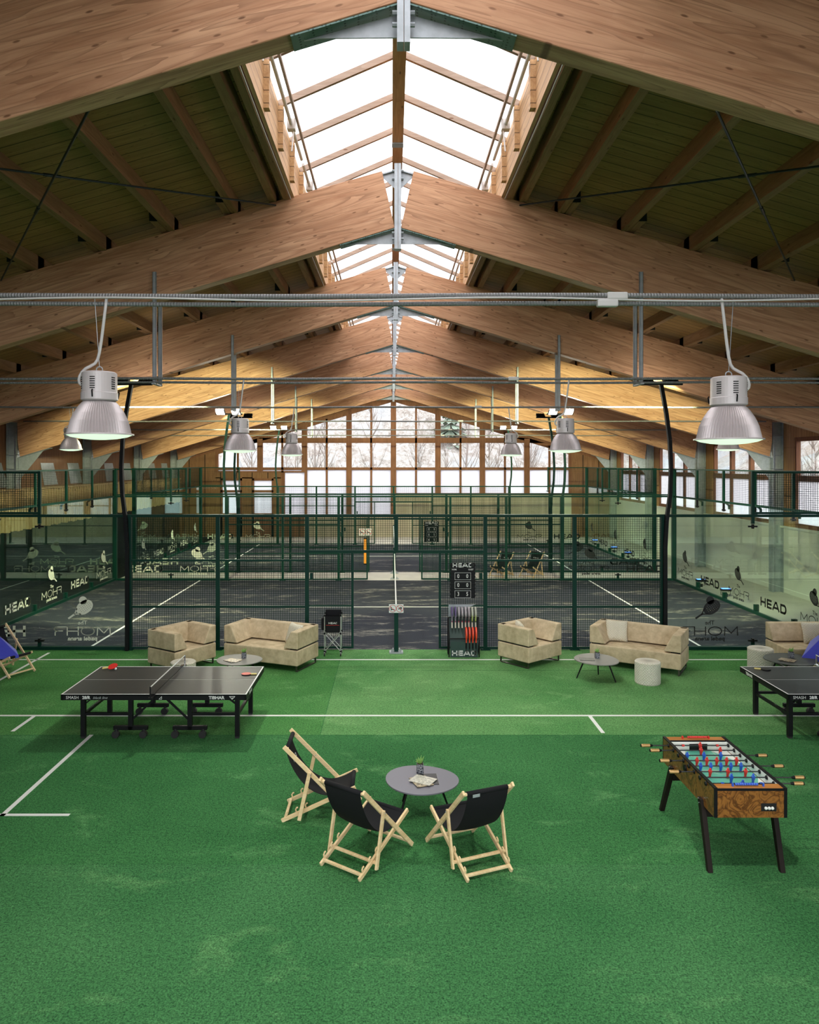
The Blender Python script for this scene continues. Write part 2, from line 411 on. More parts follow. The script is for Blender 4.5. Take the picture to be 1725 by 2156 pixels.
for x0, x1, y0, y1 in ((-1.206, -1.194, 11.5, 16.8), (-XW, -1.2, 15.295, 15.305), (-1.2, XW, 15.095, 15.105), (-XW, XW, 11.495, 11.505), (-XW, XW, 7.785, 7.795)):
    mb.box(x0, x1, y0, y1, 0, .0015)
mb.box(-4.006, -3.994, YB, 8.85, 0, .0015)
mb.build('seam', M['turf_dark'], f)
for y0, mt in ((16.8, 'court'), (28.8, 'court')):
    mb = MB(); mb.box(-10.0, 10.0, y0, y0+10, -.2, 0); c = struct(mb.build('floor', M[mt]))
    mb = MB()
    for x in (-6.95, 6.95): mb.box(x-.03, x+.03, y0+.05, y0+9.95, .001, .004)
    mb.box(-6.95, 6.95, y0+4.97, y0+5.03, .001, .004)
    mb.build('line_marking', M['white'], c)
mb = MB(); mb.box(-10, 10, 26.8, 28.8, -.2, 0); mb.box(-10, 10, 38.8, YF, -.2, 0)
mb.box(10, XW, 16.8, YF, -.2, 0)
struct(mb.build('floor', M['concrete']))
mb = MB(); mb.box(-XW, -10, 16.8, YF, -.2, 0); struct(mb.build('floor', M['walldark']))

# ---- side walls
mb = MB(); mb.box(XW, XW+.3, YB, YF, 0, 2.1); w = struct(mb.build('wall_right', M['wallwhite']))
mb = MB(); mb.box(XW-.06, XW+.32, YB, YF, 2.1, 2.16); mb.build('sill', M['wallwhite'], w)
mb = MB(); mb.box(XW+.02, XW+.2, YB, YF, 5.0, 6.0)
for i in range(-2, 7):
    y = 6.4+6*i
    if y > YB: mb.box(XW+.02, XW+.2, y-.75, y+.75, 2.16, 5.0)
mb.build('upper_cladding', M['cladding_y'], w)
mb = MB(); mb.box(-XW-.3, -12.22, YB, YF, 0, 3.3); wl = struct(mb.build('wall_left', M['walldark']))
mb = MB(); mb.box(-XW-.3, -XW-.02, YB, YF, 3.3, 6.0); mb.build('upper_cladding', M['cladding'], wl)
mb = MB(); mb.box(-XW-.02, -12.12, YB, YF, 3.3, 3.36)
y = 6.0
while y < YF-.1:
    mb.box(-12.22, -12.17, y, y+.105, 2.0+.02*math.sin(y*9), 3.3); y += .20
mb.build('slat_cladding', M['slat'], wl)
mb = MB()
for i in range(7):
    y = 15.2 + 6*i*.98
    for k in range(2): mb.prism([(y+k*2.2, 3.4), (y+1.1+k*2.2, 3.4), (y+.7+k*2.2, 4.2), (y-.3+k*2.2, 4.2)], -XW-.015, -XW+.0, 'x')
mb.build('grey_panel', M['steel'], wl)

# side windows, one per bay, three casements of a clear light over a frosted light
wn = 1
for i in range(-2, 6):
    y0 = 6.4+6*i+.75; y1 = y0+4.5
    if y1 < YB: continue
    y0 = max(y0, YB+.2)
    e = empty('window_%d' % wn, (XW+.12, (y0+y1)/2, 2.16), kind='structure'); wn += 1
    mb = MB(); p = (y1-y0)/3
    for k in range(4): mb.box(XW+.04, XW+.18, y0+k*p-.08, y0+k*p+.08, 2.16, 5.0)
    for z in (2.22, 4.94): mb.box(XW+.05, XW+.17, y0, y1, z-.07, z+.07)
    mb.box(XW+.03, XW+.15, y0, y1, 3.62, 3.80)
    mb.build('frame', M['frame_wood'], e)
    mb = MB(); mb.box(XW+.105, XW+.111, y0, y1, 2.2, 3.7); mb.build('frosted_pane', M['frost'], e)
    mb = MB(); mb.box(XW+.105, XW+.111, y0, y1, 3.72, 4.95); mb.build('pane', M['winglass'], e)

# ---- gable wall with its grid of windows
wb = MB()
wb.box(0, 10.16, YF, YF+.2, 0, 2.42); wb.box(-5.08, 0, YF, YF+.2, 0, 1.15)
wb = struct(wb.build('wall_back', M['wallbeige']))
mb = MB()
for s in (-1, 1):
    mb.prism([(s*10.16, 0), (s*XW, 0), (s*XW, ztop(XW)), (s*10.16, ztop(10.16))], YF+.02, YF+.2)
mb.box(-10.16, -5.08, YF+.02, YF+.2, 0, 1.2); mb.box(-10.16, -6.4, YF+.02, YF+.2, 3.34, 3.68)
for x0, x1 in ((-10.16, -9.85), (-8.65, -8.05), (-6.85, -6.4)): mb.box(x0, x1, YF+.02, YF+.2, 1.15, 3.4)
mb.build('timber_cladding', M['cladding'], wb)
mb = MB()                                      # strip between window heads and roof
for s in (-1, 1): mb.prism([(0, 7.93), (s*XW, 7.93-.3*XW), (s*XW, ztop(XW)+.3), (0, 9.4)], YF+.01, YF+.2)
mb.build('gable_strip', M['frame_wood'], wb)
def head(x): return 7.80 - .30*abs(x)
for k in range(-4, 4):
    xa, xb = k*2.54, (k+1)*2.54; lo = 2.42 if k >= 0 else 1.15
    if k == -4: lo = 3.68
    if k == -3: lo = 3.68
    e = empty('window_%d' % wn, ((xa+xb)/2, YF, lo), kind='structure'); wn += 1
    g = MB()
    for x, u in ((xa, 1), (xb, -1)): g.box(x, x+u*.155, YF-.05, YF+.14, lo, min(head(x)+.1, 9))
    xm = (xa+xb)/2 + (0.02 if k >= 0 else 0)
    g.box(xm-.055, xm+.055, YF-.02, YF+.1, lo, head(xm)+.08)
    if k == -3: g.box(-6.42, -6.2, YF-.02, YF+.1, 1.15, 3.7); g.box(-6.42, -5.08, YF-.02, YF+.1, 1.1, 1.25)
    for z0, z1 in ((3.83, 3.97), (5.36, 5.66), (lo, lo+.08)): g.box(xa, xb, YF-.02, YF+.11, z0, z1)
    for (a, b) in ((xa, xm), (xm, xb)):        # sloping head of the top light
        g.prism([(a, head(a)-.07), (b, head(b)-.07), (b, head(b)+.15), (a, head(a)+.15)], YF-.02, YF+.1)
    g.build('frame', M['frame_wood'], e)
    mb = MB(); mb.box(xa, xb, YF+.04, YF+.046, lo, 3.9)
    if k == -3: mb.box(-6.3, -5.1, YF+.04, YF+.046, 1.2, 3.7)
    mb.build('frosted_pane', M['frost'], e)
    mb = MB(); mb.prism([(xa, 3.9), (xb, 3.9), (xb, head(xb)+.02), (xa, head(xa)+.02)], YF+.04, YF+.046)
    mb.build('pane', M['winglass'], e)
for x0, x1 in ((-9.85, -8.65), (-8.05, -6.85)):       # two glazed doors at the left
    e = empty('door_%d' % (1 if x0 < -9 else 2), ((x0+x1)/2, YF, 0), kind='structure')
    mb = MB()
    for a, b in ((x0, x0+.1), (x1-.1, x1)): mb.box(a, b, YF-.03, YF+.1, .02, 3.34)
    for a, b in ((.02, 1.35), (2.55, 2.67), (3.22, 3.34)): mb.box(x0, x1, YF-.03, YF+.09, a, b)
    mb.build('leaf', M['frame_wood'], e)
    mb = MB(); mb.box(x0+.08, x1-.08, YF+.03, YF+.036, 1.3, 3.3); mb.build('frosted_pane', M['frost'], e)

# ---- wall behind the camera: big windows that light the near beams
mb = MB()
mb.box(-XW, XW, YB-.2, YB, 0, 1.2)
for k in range(-5, 6): mb.box(k*2.3-.2, k*2.3+.2, YB-.2, YB, 1.2, 5.6)
for s in (-1, 1): mb.prism([(0, 7.2), (s*XW, 4.6), (s*XW, ztop(XW)), (0, 9.3)], YB-.2, YB)
struct(mb.build('wall_front', M['cladding']))
e = empty('window_%d' % wn, (0, YB-.1, 1.2), kind='structure'); wn += 1
mb = MB(); mb.box(-11.5, 11.5, YB-.12, YB-.11, 1.2, 6.5); mb.build('pane', M['winglass'], e)

# ---- roof deck, left and right
for nm, s in (('ceiling_left', -1), ('ceiling_right', 1)):
    a = math.atan(.285)
    Mx = Matrix.Translation((s*1.82, 0, 0)) @ Matrix.Rotation(s*a, 4, 'Y')
    mb = MB()
    def P(x, dz): return (s*x, ztop(x)+.22+dz)
    q = [P(1.80, 0), P(13.4, 0), P(13.4, .12), P(1.80, .12)]
    mb.prism(q if s > 0 else q[::-1], YB-.3, YF+.6)
    struct(mb.build(nm, M['deck'], None, Mx))

# ---- skylights along the ridge, one per bay
def zg(x): return 10.0 - .43*abs(x)
for i in range(-3, 6):
    y0 = 6.4+6*i; y1 = y0+6
    y0 = max(y0, YB)
    e = empty('window_%d' % wn, (0, (y0+y1)/2, 9.3), kind='structure'); wn += 1
    for s in (-1, 1):
        mb = MB(); mb.add([(0,y0,zg(0)+.03),(s*1.74,y0,zg(1.74)+.03),(s*1.74,y1,zg(1.74)+.03),(0,y1,zg(0)+.03)], [(0,1,2,3)])
        mb.build('glazing_sheet', M['polycarb'], e)
        if y1 < -2: continue
        mb = MB(); mb.box(s*1.70, s*1.75, y0, y1, ztop(1.7)-.02, zg(1.72)); mb.build('curb_board', M['curb'], e)
        for k in range(5):
            y = y0+.6+1.2*k
            mb = MB(); mb.bar((s*.05, y, zg(.05)-.02), (s*1.70, y, zg(1.70)-.02), .055, .09); mb.build('glazing_bar', M['bar'], e)
            mb = MB(); mb.box(s*1.63, s*1.70, y-.055, y+.055, ztop(1.7)+.05, zg(1.7)-.06); mb.build('batten', M['curb'], e)
        mb = MB(); mb.bar((s*1.50, y0, zg(1.5)-.10), (s*1.50, y1, zg(1.5)-.10), .035, .05); mb.build('inner_rail', M['bar'], e)
        mb = MB(); mb.tube([(s*1.58, y0+.1, 9.16), (s*1.58, y1-.1, 9.16)], .026, 8); mb.build('vent_shaft', M['cable'], e)
        for yy in [8.6+2.45*q for q in range(-1, 14) if y0+.2 < 8.6+2.45*q < y1-.2]:
            mb = MB(); mb.box(s*1.52, s*1.64, yy-.06, yy+.06, 9.08, 9.24); mb.bar((s*1.56, yy-.12, 8.72), (s*1.54, yy+.12, 9.40), .02)
            mb.build('vent_opener', M['cable'], e, bevel=.008)
    mb = MB(); mb.box(-.088, .088, y0, y1, 9.45, 9.93); mb.build('ridge_timber', M['ridge'], e)
    mb = MB(); mb.box(-.094, .094, y1-.08, y1+.08, 9.43, 9.6); mb.build('steel_strap', M['steel'], e)

# ---- roof beams
ORD = ['first', 'second', 'third', 'fourth', 'fifth', 'sixth', 'seventh']
for i, y in enumerate(FR):
    yf, yb = y-.12, y+.12
    where = 'nearest to the camera, at the top edge' if i == 0 else ('at the gable windows, farthest of all' if i == 6 else '%s from the camera' % ORD[i])
    e = empty('roof_beam', (0, y, 7.8), 0, 'pair of knotty laminated timber roof beams, ' + where, 'roof beam', 'laminated roof beams', 'thing')
    for s in (-1, 1):
        a = math.atan(.2925)*s
        Mx = Matrix.Translation((s*.1, y, zbot(.1))) @ Matrix.Rotation(a, 4, 'Y')
        poly = [(s*.05, zbot(.05)), (s*12.16, zbot(12.16)), (s*12.24, zbot(12.2)+.5), (s*12.24, ztop(12.24)), (s*.26, ztop(.26))]
        mb = MB(); mb.prism(poly if s > 0 else poly[::-1], yf, yb); mb.build('rafter', M['glulam'], e, Mx, bevel=.006, seg=1)
        # nail plate under the apex, gusset and top tie
        mb = MB(); mb.bar((s*.05, y, zbot(.05)-.012), (s*.95, y, zbot(.95)-.012), .23, .014, up=(s*.29,0,1)); mb.build('nail_plate', M['perf'], e)
        mb = MB(); mb.prism([(s*.03, 8.0), (s*.85, zbot(.85)-.02), (s*.72, zbot(.72)-.04), (s*.03, 7.80)][::s], y-.008, y+.008)
        mb.build('gusset', M['steel'], e); mb = MB()
        mb.prism([(s*.03, 9.0), (s*.30, 8.95), (s*.30, 8.93), (s*.03, 8.68)][::s], y-.06, y-.045)
        mb.bar((s*.03, y, 8.99), (s*.34, y, 8.90), .2, .02); mb.build('apex_tie', M['steel'], e)
    mb = MB(); mb.box(-.055, .0, yf-.035, yf+.11, 7.68, 9.08); mb.box(.006, .055, yf-.035, yf+.11, 7.68, 9.08)
    for s in (-1, 1):
        for z in (7.86, 7.96, 8.85, 8.98): mb.tube([(s*.05, yf+.03, z), (s*.095, yf+.03, z)], .02, 6)
    mb.build('apex_post', M['steel'], e)
    for s, sd in ((-1, 'left'), (1, 'right')):
        c = empty('steel_column', (s*12.36, y, 0), 0, 'grey galvanised steel column at the %s wall carrying the %s roof beam' % (sd, ORD[i]), 'column', 'steel columns', 'thing')
        x0 = s*12.26; x1 = s*12.59; ht = ztop(12.3)-.03; zf = 0 if s > 0 else 3.36
        mb = MB(); mb.box(x0, x0+s*.02, y-.15, y+.15, zf, ht); mb.box(x1-s*.02, x1, y-.15, y+.15, zf, ht); mb.box(x0, x1, y-.008, y+.008, zf, ht)
        mb.build('shaft', M['steel'], c)
        for z in (4.0, 4.45, 5.05, 5.5):
            mb = MB(); mb.box(x0-s*.0, x1, y-.15, y+.15, z, z+.015); mb.build('stiffener', M['steel'], c)
        mb = MB(); mb.prism([(s*12.25, 3.62), (s*12.25, zbot(12.25)-.02), (s*11.45, zbot(11.45)-.02)][::-s], y-.01, y+.01)
        mb.bar((s*11.2, y, zbot(11.2)-.012), (s*12.25, y, zbot(12.25)-.012), .22, .014); mb.build('bracket', M['steel'], c)

# ---- purlins and their lapped ends
PX = [2.05, 2.68, 3.72, 4.84, 5.96, 7.08, 8.20, 9.32, 10.44, 11.56]
NTH = ['next to the skylight', 'second from the skylight', 'third from the skylight', 'fourth from the skylight', 'fifth from the skylight', 'sixth from the skylight',
       'seventh from the skylight', 'eighth from the skylight', 'ninth from the skylight', 'nearest the wall']
for i in range(-1, 5):
    y0 = 6.4+6*i; y1 = y0+6
    if i < 0: continue
    bay = 'between %s and %s beams' % (ORD[i], ORD[i+1])
    for s, sd in ((-1, 'left'), (1, 'right')):
        for j, x in enumerate(PX):
            if i >= 3 and j > 6: continue
            z = ztop(x)
            e = empty('roof_purlin', (s*x, (y0+y1)/2, z), 0, 'brown purlin on the %s slope, %s, %s' % (sd, NTH[j], bay), 'purlin', 'purlins under the roof deck', 'thing')
            ov = .12 if j == 0 else .12
            mb = MB(); mb.prism([(s*x-.06, z-.0), (s*x+.06, z-.0), (s*x+.06, z+.24), (s*x-.06, z+.24)], y0-ov, y1+ov-.02); mb.build('timber', M['purlin'], e, Matrix.Translation((s*x+j*3.1, y0, z+i)))
            if j > 0:
                mb = MB(); mb.prism([(s*(x+.13)-.06, z), (s*(x+.13)+.06, z), (s*(x+.13)+.06, z+.2), (s*(x+.13)-.06, z+.2)], y1-.62, y1+.1); mb.build('lapped_end', M['purlin'], e, Matrix.Translation((s*x+j, y0+3, z)))
                mb = MB(); mb.box(s*(x+.13)-.062, s*(x+.13)+.062, y1-.632, y1-.618, z-.002, z+.2); mb.build('end_cap', M['blackgap'], e)
    for s in (-1, 1):
        e = empty('roof_purlin', (s*1.83, (y0+y1)/2, ztop(1.8)), 0, 'timber trimmer along the %s foot of the skylight, %s' % ('left' if s < 0 else 'right', bay), 'trimmer beam', 'trimmers beside the skylight', 'thing')
        mb = MB(); mb.box(s*1.78, s*1.88, y0, y1, ztop(1.83)-.02, ztop(1.83)+.25); mb.build('timber', M['purlin'], e)
        mb = MB(); mb.tube([(s*1.755, y0, ztop(1.83)-.01), (s*1.76, y0+3, ztop(1.83)-.03), (s*1.755, y1, ztop(1.83)-.01)], .008, 6); mb.build('cable', M['cable'], e)

# ---- wind bracing rods between the first two beams
for s, sd in ((-1, 'left'), (1, 'right')):
    for (p, q, d) in (((s*2.62, 6.5, 7.45), (s*6.52, 12.3, 7.17), 'running down towards the wall'), ((s*6.5, 6.5, 7.12), (s*2.0, 12.27, 8.40), 'running up towards the skylight')):
        mb = MB(); o = Vector(((p[0]+q[0])/2, (p[1]+q[1])/2, (p[2]+q[2])/2)); mb.tube([p, q], .014, 8)
        mb.tube([tuple(Vector(p).lerp(Vector(q), .47)), tuple(Vector(p).lerp(Vector(q), .50))], .022, 8)
        tag(mb.build('bracing_rod', M['darksteel'], None, Matrix.Translation(o)), 'thin dark steel bracing rod under the %s roof slope, %s' % (sd, d), 'bracing rod', 'bracing rods', 'thing')

# ---- lighting rails: conduits across the hall on channel hangers
for i, y in enumerate(FR[:6]):
    yy = y-.2
    e = empty('lighting_rail', (0, yy, 5.52), 0, 'pair of grey conduits spanning the hall under the %s roof beam' % ORD[i], 'conduit', 'conduits under the beams', 'thing')
    for dz in ((.03, -.03) if i < 2 else (.02,)):
        mb = MB(); xs = [-12.0+.8*k for k in range(31)]
        mb.tube([(x, yy + (.03 if dz < 0 else 0), 5.52+dz+.006*math.sin(x*1.3+i)) for x in xs], .022 if dz > 0 else .019, 8); mb.build('conduit', M['conduit'], e, smooth=True)
    if i == 0:
        mb = MB(); mb.tube([(x, yy-.02, 5.52+.014*math.sin(x*1.9)) for x in [-12+.3*k for k in range(80)]], .008, 6); mb.build('cable', M['cable'], e)
    for k, x in enumerate((1.68, 1.60)):
        if i and k: continue
        mb = MB(); mb.box(x+.12*i, x+.17+.12*i, yy-.03, yy+.03, 5.52+(.03 if k == 0 else -.03)-.03, 5.52+(.03 if k == 0 else -.03)+.03); mb.build('coupling', M['cable'], e, bevel=.01)
    if i:
        for s, sd in ((-1, 'left'), (1, 'right')):
            x = s*3.98
            h = empty('channel_hanger', (x, y, 5.5), 0, 'pair of galvanised channel strips hanging from the %s beam, %s side' % (ORD[i], sd), 'hanger', 'channel hangers', 'thing')
            for (yc, zt) in ((y-.15, 7.3), (y+.15, 7.25)):
                mb = MB(); mb.box(x-.03, x+.03, yc-.018, yc-.013, 5.46, zt)
                mb.box(x-.03, x-.025, yc-.018, yc+.018, 5.46, zt); mb.box(x+.025, x+.03, yc-.018, yc+.018, 5.46, zt); mb.build('channel', M['steel'], h)
            mb = MB(); mb.box(x-.03, x+.03, y-.22, y+.17, 5.46, 5.48); mb.build('crossbar', M['steel'], h)

# ---- high bay lamps
def make_lamp():
    e = empty('highbay_lamp', (0,0,0))
    prof = [(.118,.215), (.135,.205), (.165,.17), (.20,.115), (.228,.05), (.245,-.02), (.252,-.055)]
    mb = MB(); mb.lathe(prof, 128, rib=-.05); mb.build('reflector', M['reflector'], e)
    mb = MB(); mb.lathe([(.252,-.052), (.272,-.055), (.274,-.066), (.252,-.066)], 48); mb.build('rim', M['alu'], e)
    mb = MB(); mb.lathe([(.262,-.064), (.22,-.082), (.14,-.097), (.06,-.104), (.001,-.105)], 40); mb.build('lens', M['lens'], e, smooth=True)
    mb = MB(); mb.lathe([(.001,.46), (.125,.455), (.139,.445), (.141,.285), (.146,.28), (.146,.225), (.13,.215), (.001,.215)], 40); hs = mb.build('housing', M['alu'], e, smooth=False)
    mb = MB()
    for k in range(6):
        for a0 in (-1.75, -.5, 3.6):
            z = .40-.018*k
            mb.add([(.1425*math.cos(a), .1425*math.sin(a), zz) for zz in (z, z+.008) for a in (a0, a0+.1, a0+.2, a0+.3)],
                   [(0,1,5,4),(1,2,6,5),(2,3,7,6)])
    mb.build('vent_slot', M['blackgap'], hs)
    mb = MB(); mb.tube([(.02*math.cos(a)*1.3, 0, .475+.025*math.sin(a)) for a in [PI*k/8-PI*.1 for k in range(18)]], .005, 6); mb.build('hook', M['steel'], e)
    for a in (-1.57, .6, 2.6):
        mb = MB(); c, s = math.cos(a), math.sin(a)
        mb.tube([(.15*c, .15*s, .24), (.158*c, .158*s, .29), (.15*c, .15*s, .30)], .006, 6); mb.build('clip', M['black'], e)
    return e
lamp0 = make_lamp(); LAMPS = [lamp0] + [copy_tree(lamp0) for _ in range(7)]
def lamp(x, y, label, zr, flip=1, top=5.5, ztw=None):
    o = LAMPS.pop(0); o.location = (x, y, zr); W[o] = Matrix.Translation((x, y, zr))
    tag(o, label, 'pendant lamp', 'high bay lamps')
    # flexible lead: from the rail down beside the hook into the side of the housing
    mb = MB(); f = flip
    pts = [(x+f*.06, y, top), (x+f*.03, y, top-.25), (x, y, zr+.60), (x-f*.03, y, zr+.52), (x-f*.12, y, zr+.49), (x-f*.17, y, zr+.42), (x-f*.17, y, zr+.36), (x-f*.135, y, zr+.345)]
    P = []
    for i in range(len(pts)-1):      # light smoothing
        a, b = Vector(pts[i]), Vector(pts[i+1]); P += [a, a.lerp(b, .5)]
    P.append(Vector(pts[-1])); Q = [P[0]] + [(P[i-1]+P[i]*2+P[i+1])/4 for i in range(1, len(P)-1)] + [P[-1]]
    mb.tube(Q, .013, 8); mb.build('lead', M['cable'], o, smooth=True)
    mb = MB(); mb.tube([(x, y, zr+.5), (x-f*.04, y, top)], .003, 5); mb.build('suspension_wire', M['steel'], o)
for (x, y, zr, fl, lb) in ((-2.52, 6.2, 4.465, 1, 'large ribbed high bay lamp at left hanging nearest to the camera'),
                           (2.69, 6.2, 4.425, -1, 'large ribbed high bay lamp at right hanging nearest to the camera'),
                           (-2.57, 12.2, 4.445, 1, 'ribbed high bay lamp hanging under the second conduit, left of the ridge'),
                           (2.73, 12.2, 4.445, 1, 'ribbed high bay lamp hanging under the second conduit, right of the ridge'),
                           (-2.53, 18.2, 4.45, 1, 'small looking high bay lamp under the third conduit, left, before the gable windows'),
                           (2.80, 18.2, 4.45, -1, 'small looking high bay lamp under the third conduit, right, before the gable windows'),
                           (-7.90, 18.2, 4.58, 1, 'high bay lamp far left, partly behind the large left lamp'),
                           (8.08, 18.2, 4.58, 1, 'high bay lamp far right, just below the large right lamp')):
    lamp(x, y, lb, zr, fl, 5.54)
# ================================================================== PADEL COURTS
def wires(mb, x0, x1, z0, z1, y, px=.0505, pz=.0505, w=.0068):
    n = max(1, round((x1-x0)/px))
    for k in range(1, n):
        x = x0+(x1-x0)*k/n; h = w/2
        mb.add([(x-h,y-h,z0),(x+h,y-h,z0),(x,y+h,z0),(x-h,y-h,z1),(x+h,y-h,z1),(x,y+h,z1)], [(0,1,4,3),(1,2,5,4),(2,0,3,5)])
    n = max(1, round((z1-z0)/pz)); h = w/2*.8
    for k in range(1, n):
        z = z0+(z1-z0)*k/n
        mb.add([(x0,y-h,z-h),(x0,y-h,z+h),(x0,y+h,z),(x1,y-h,z-h),(x1,y-h,z+h),(x1,y+h,z)], [(0,1,4,3),(1,2,5,4),(2,0,3,5)])
def poster(e, x, y, z1=3.0, w=.1, d=.08, z0=0, dark=False):
    mb = MB(); mb.box(x-w/2, x+w/2, y-d/2, y+d/2, z0, z1)
    if z0 == 0:
        mb.box(x-.11, x+.11, y-.09, y+.09, 0, .012)
        for a in (-.085, .085):
            for b in (-.065, .065): mb.cyl((x+a, y+b), .012, .012, .03, 6)
    mb.build('post', M['green'], e)
def railx(e, x0, x1, z, y, h=.05, d=.05, name='rail'):
    mb = MB(); mb.box(x0, x1, y-d/2, y+d/2, z-h/2, z+h/2); mb.build(name, M['green'], e)
def clampx(e, x, y, z):
    mb = MB(); mb.box(x-.10, x+.10, y-.02, y+.02, z-.018, z+.018); mb.box(x-.02, x+.02, y-.03, y+.03, z-.05, z+.05); mb.build('glass_clamp', M['black'], e)
def side_fence(y, near, label, far=False, inward=1):
    """long side of a court: mesh to 3 m with a gateway at the net, glass at both ends"""
    e = empty('court_fence', (0, y, 0), 0, label, 'fence', 'padel court side fences', 'thing')
    for x in (2, 4): 
        for s in (-1, 1): poster(e, s*x, y, w=.085)
    for s in (-1, 1):
        poster(e, s*6.0, y, w=.13, d=.1); poster(e, s*10.0, y, w=.14, d=.12, z1=4.0)
        mb = MB(); mb.box(s*.955, s*1.005, y-.025, y+.025, .03, 2.17); mb.build('gate_jamb', M['green'], e)
        mb = MB(); mb.box(s*1.93, s*1.87, y-.05, y+.05, 1.58, 1.72); mb.build('hinge', M['green'], e)
        a, b = (s*1.0, s*1.96) if s > 0 else (-1.96, -1.0)
        railx(e, a, b, .98, y, .04, .04); railx(e, a, b, .05, y, .05, .04)
        mb = MB(); wires(mb, a, b, .05, 2.18, y); mb.build('wire_mesh', M['wire'], e)
        for xa in (2, 4):
            a, b = (xa, xa+2) if s > 0 else (-xa-2, -xa)
            for z in (.96, 2.0, .04): railx(e, a+.04, b-.04, z, y, .045, .04)
            mb = MB(); wires(mb, a+.04, b-.04, .05, 2.97, y); mb.build('wire_mesh', M['wire'], e)
        a, b = (6.06, 9.94) if s > 0 else (-9.94, -6.06)
        mb = MB(); mb.box(a, b, y-.05, y+.05, 0, .07); mb.build('bottom_channel', M['green'], e)
        # corner panel of mesh above the glass
        a, b = (8.0, 9.95) if s > 0 else (-9.95, -8.0)
        for z in (3.06, 3.97): railx(e, a, b, z, y, .045, .045)
        mb = MB(); mb.box(s*8.0-.03, s*8.0+.03, y-.03, y+.03, 2.82, 4.0); mb.build('post', M['green'], e)
        mb = MB(); wires(mb, a, b, 3.08, 3.96, y); mb.build('wire_mesh', M['wire'], e)
        clampx(e, s*8.0, y, 2.76); clampx(e, s*8.0, y, .20)
        mb = MB(); mb.box(s*8.0-.035, s*8.0+.035, y-.02, y+.02, .07, .18); mb.build('glass_foot', M['green'], e)
        for k in (0, 1):
            a, b = 6.07+1.94*k, 6.07+1.94*(k+1)-.012
            if s < 0: a, b = -b, -a
            mb = MB(); mb.box(a, b, y-.006, y+.006, .07, 2.965); g = mb.build('glass_panel', M['glass'], e)
            mb = MB(); (mohr_logo(mb, far) if k == 0 else head_logo(mb))
            rd = 1 if inward > 0 else -1        # the print reads from inside the court
            cx = (a+b)/2; T = Matrix.Translation((cx, y - .009, 0)) @ Matrix.Diagonal((rd, 1, 1, 1))
            mb.v = [tuple(T @ Vector(p)) for p in mb.v]
            mb.build('logo_print', M['print' if s > 0 else 'cream'], g)
    railx(e, -2, 2, 2.2, y, .06, .06, 'gate_header'); railx(e, -10, 10, 3.0, y, .06, .07, 'top_rail')
    mb = MB(); mb.box(-.045, .045, y-.04, y+.04, 2.2, 3.0); mb.build('post', M['green'], e)
    for a, b in ((-1.96, -.045), (.045, 1.96)):
        mb = MB(); wires(mb, a, b, 2.22, 2.98, y); mb.build('wire_mesh', M['wire'], e)
    return e
def end_wall(s, y0, label):
    e = empty('court_end_wall', (s*10, y0+5, 0), 0, label, 'glass wall', 'padel court end walls', 'thing')
    T = Matrix(((0, -1, 0, s*10.0), (1, 0, 0, 0), (0, 0, 1, 0), (0, 0, 0, 1)))      # local x -> world y
    def bld(mb, nm, mt, par=e): mb.v = [tuple(T @ Vector(p)) for p in mb.v]; return mb.build(nm, M[mt], par)
    for z, h in ((.04, .08), (3.0, .06), (3.97, .045)):
        mb = MB(); mb.box(y0+.08, y0+9.92, -.035, .035, z-h/2, z+h/2); bld(mb, 'rail', 'green')
    for k in range(5):
        a, b = y0+.07+k*1.972, y0+.07+(k+1)*1.972-.012
        mb = MB(); mb.box(a, b, -.006, .006, .08, 2.97); g = bld(mb, 'glass_panel', 'glass')
        mb = MB(); (mohr_logo(mb) if k % 2 == 0 else head_logo(mb))
        rd = -s
        D = Matrix.Translation(((a+b)/2, -.009*(-s), 0)) @ Matrix.Diagonal((rd, 1, 1, 1)); mb.v = [tuple(D @ Vector(p)) for p in mb.v]
        bld(mb, 'logo_print', 'print' if s > 0 else 'cream', g)
        mb = MB(); wires(mb, a, b, 3.03, 3.95, 0); bld(mb, 'wire_mesh', 'wire')
        if k:
            q = a-.006
            mb = MB(); mb.box(q-.04, q+.04, -s*.03-.06, -s*.03+.06, 0, .26); bld(mb, 'glass_foot', 'green')
            mb = MB(); mb.box(q-.03, q+.03, -.03, .03, 3.03, 3.97); bld(mb, 'post', 'green')
            mb = MB(); mb.box(q-.10, q+.10, -.02, .02, 2.74, 2.78); mb.box(q-.02, q+.02, -.03, .03, 2.72, 3.0); bld(mb, 'glass_clamp', 'black')
            mb = MB(); mb.bar((q, -s*.03, 3.0), (q, -s*.16, 2.9), .05); mb.bar((q, -s*.16, 2.9), (q, -s*.16, 2.78), .05); bld(mb, 'bracket', 'green')
    return e
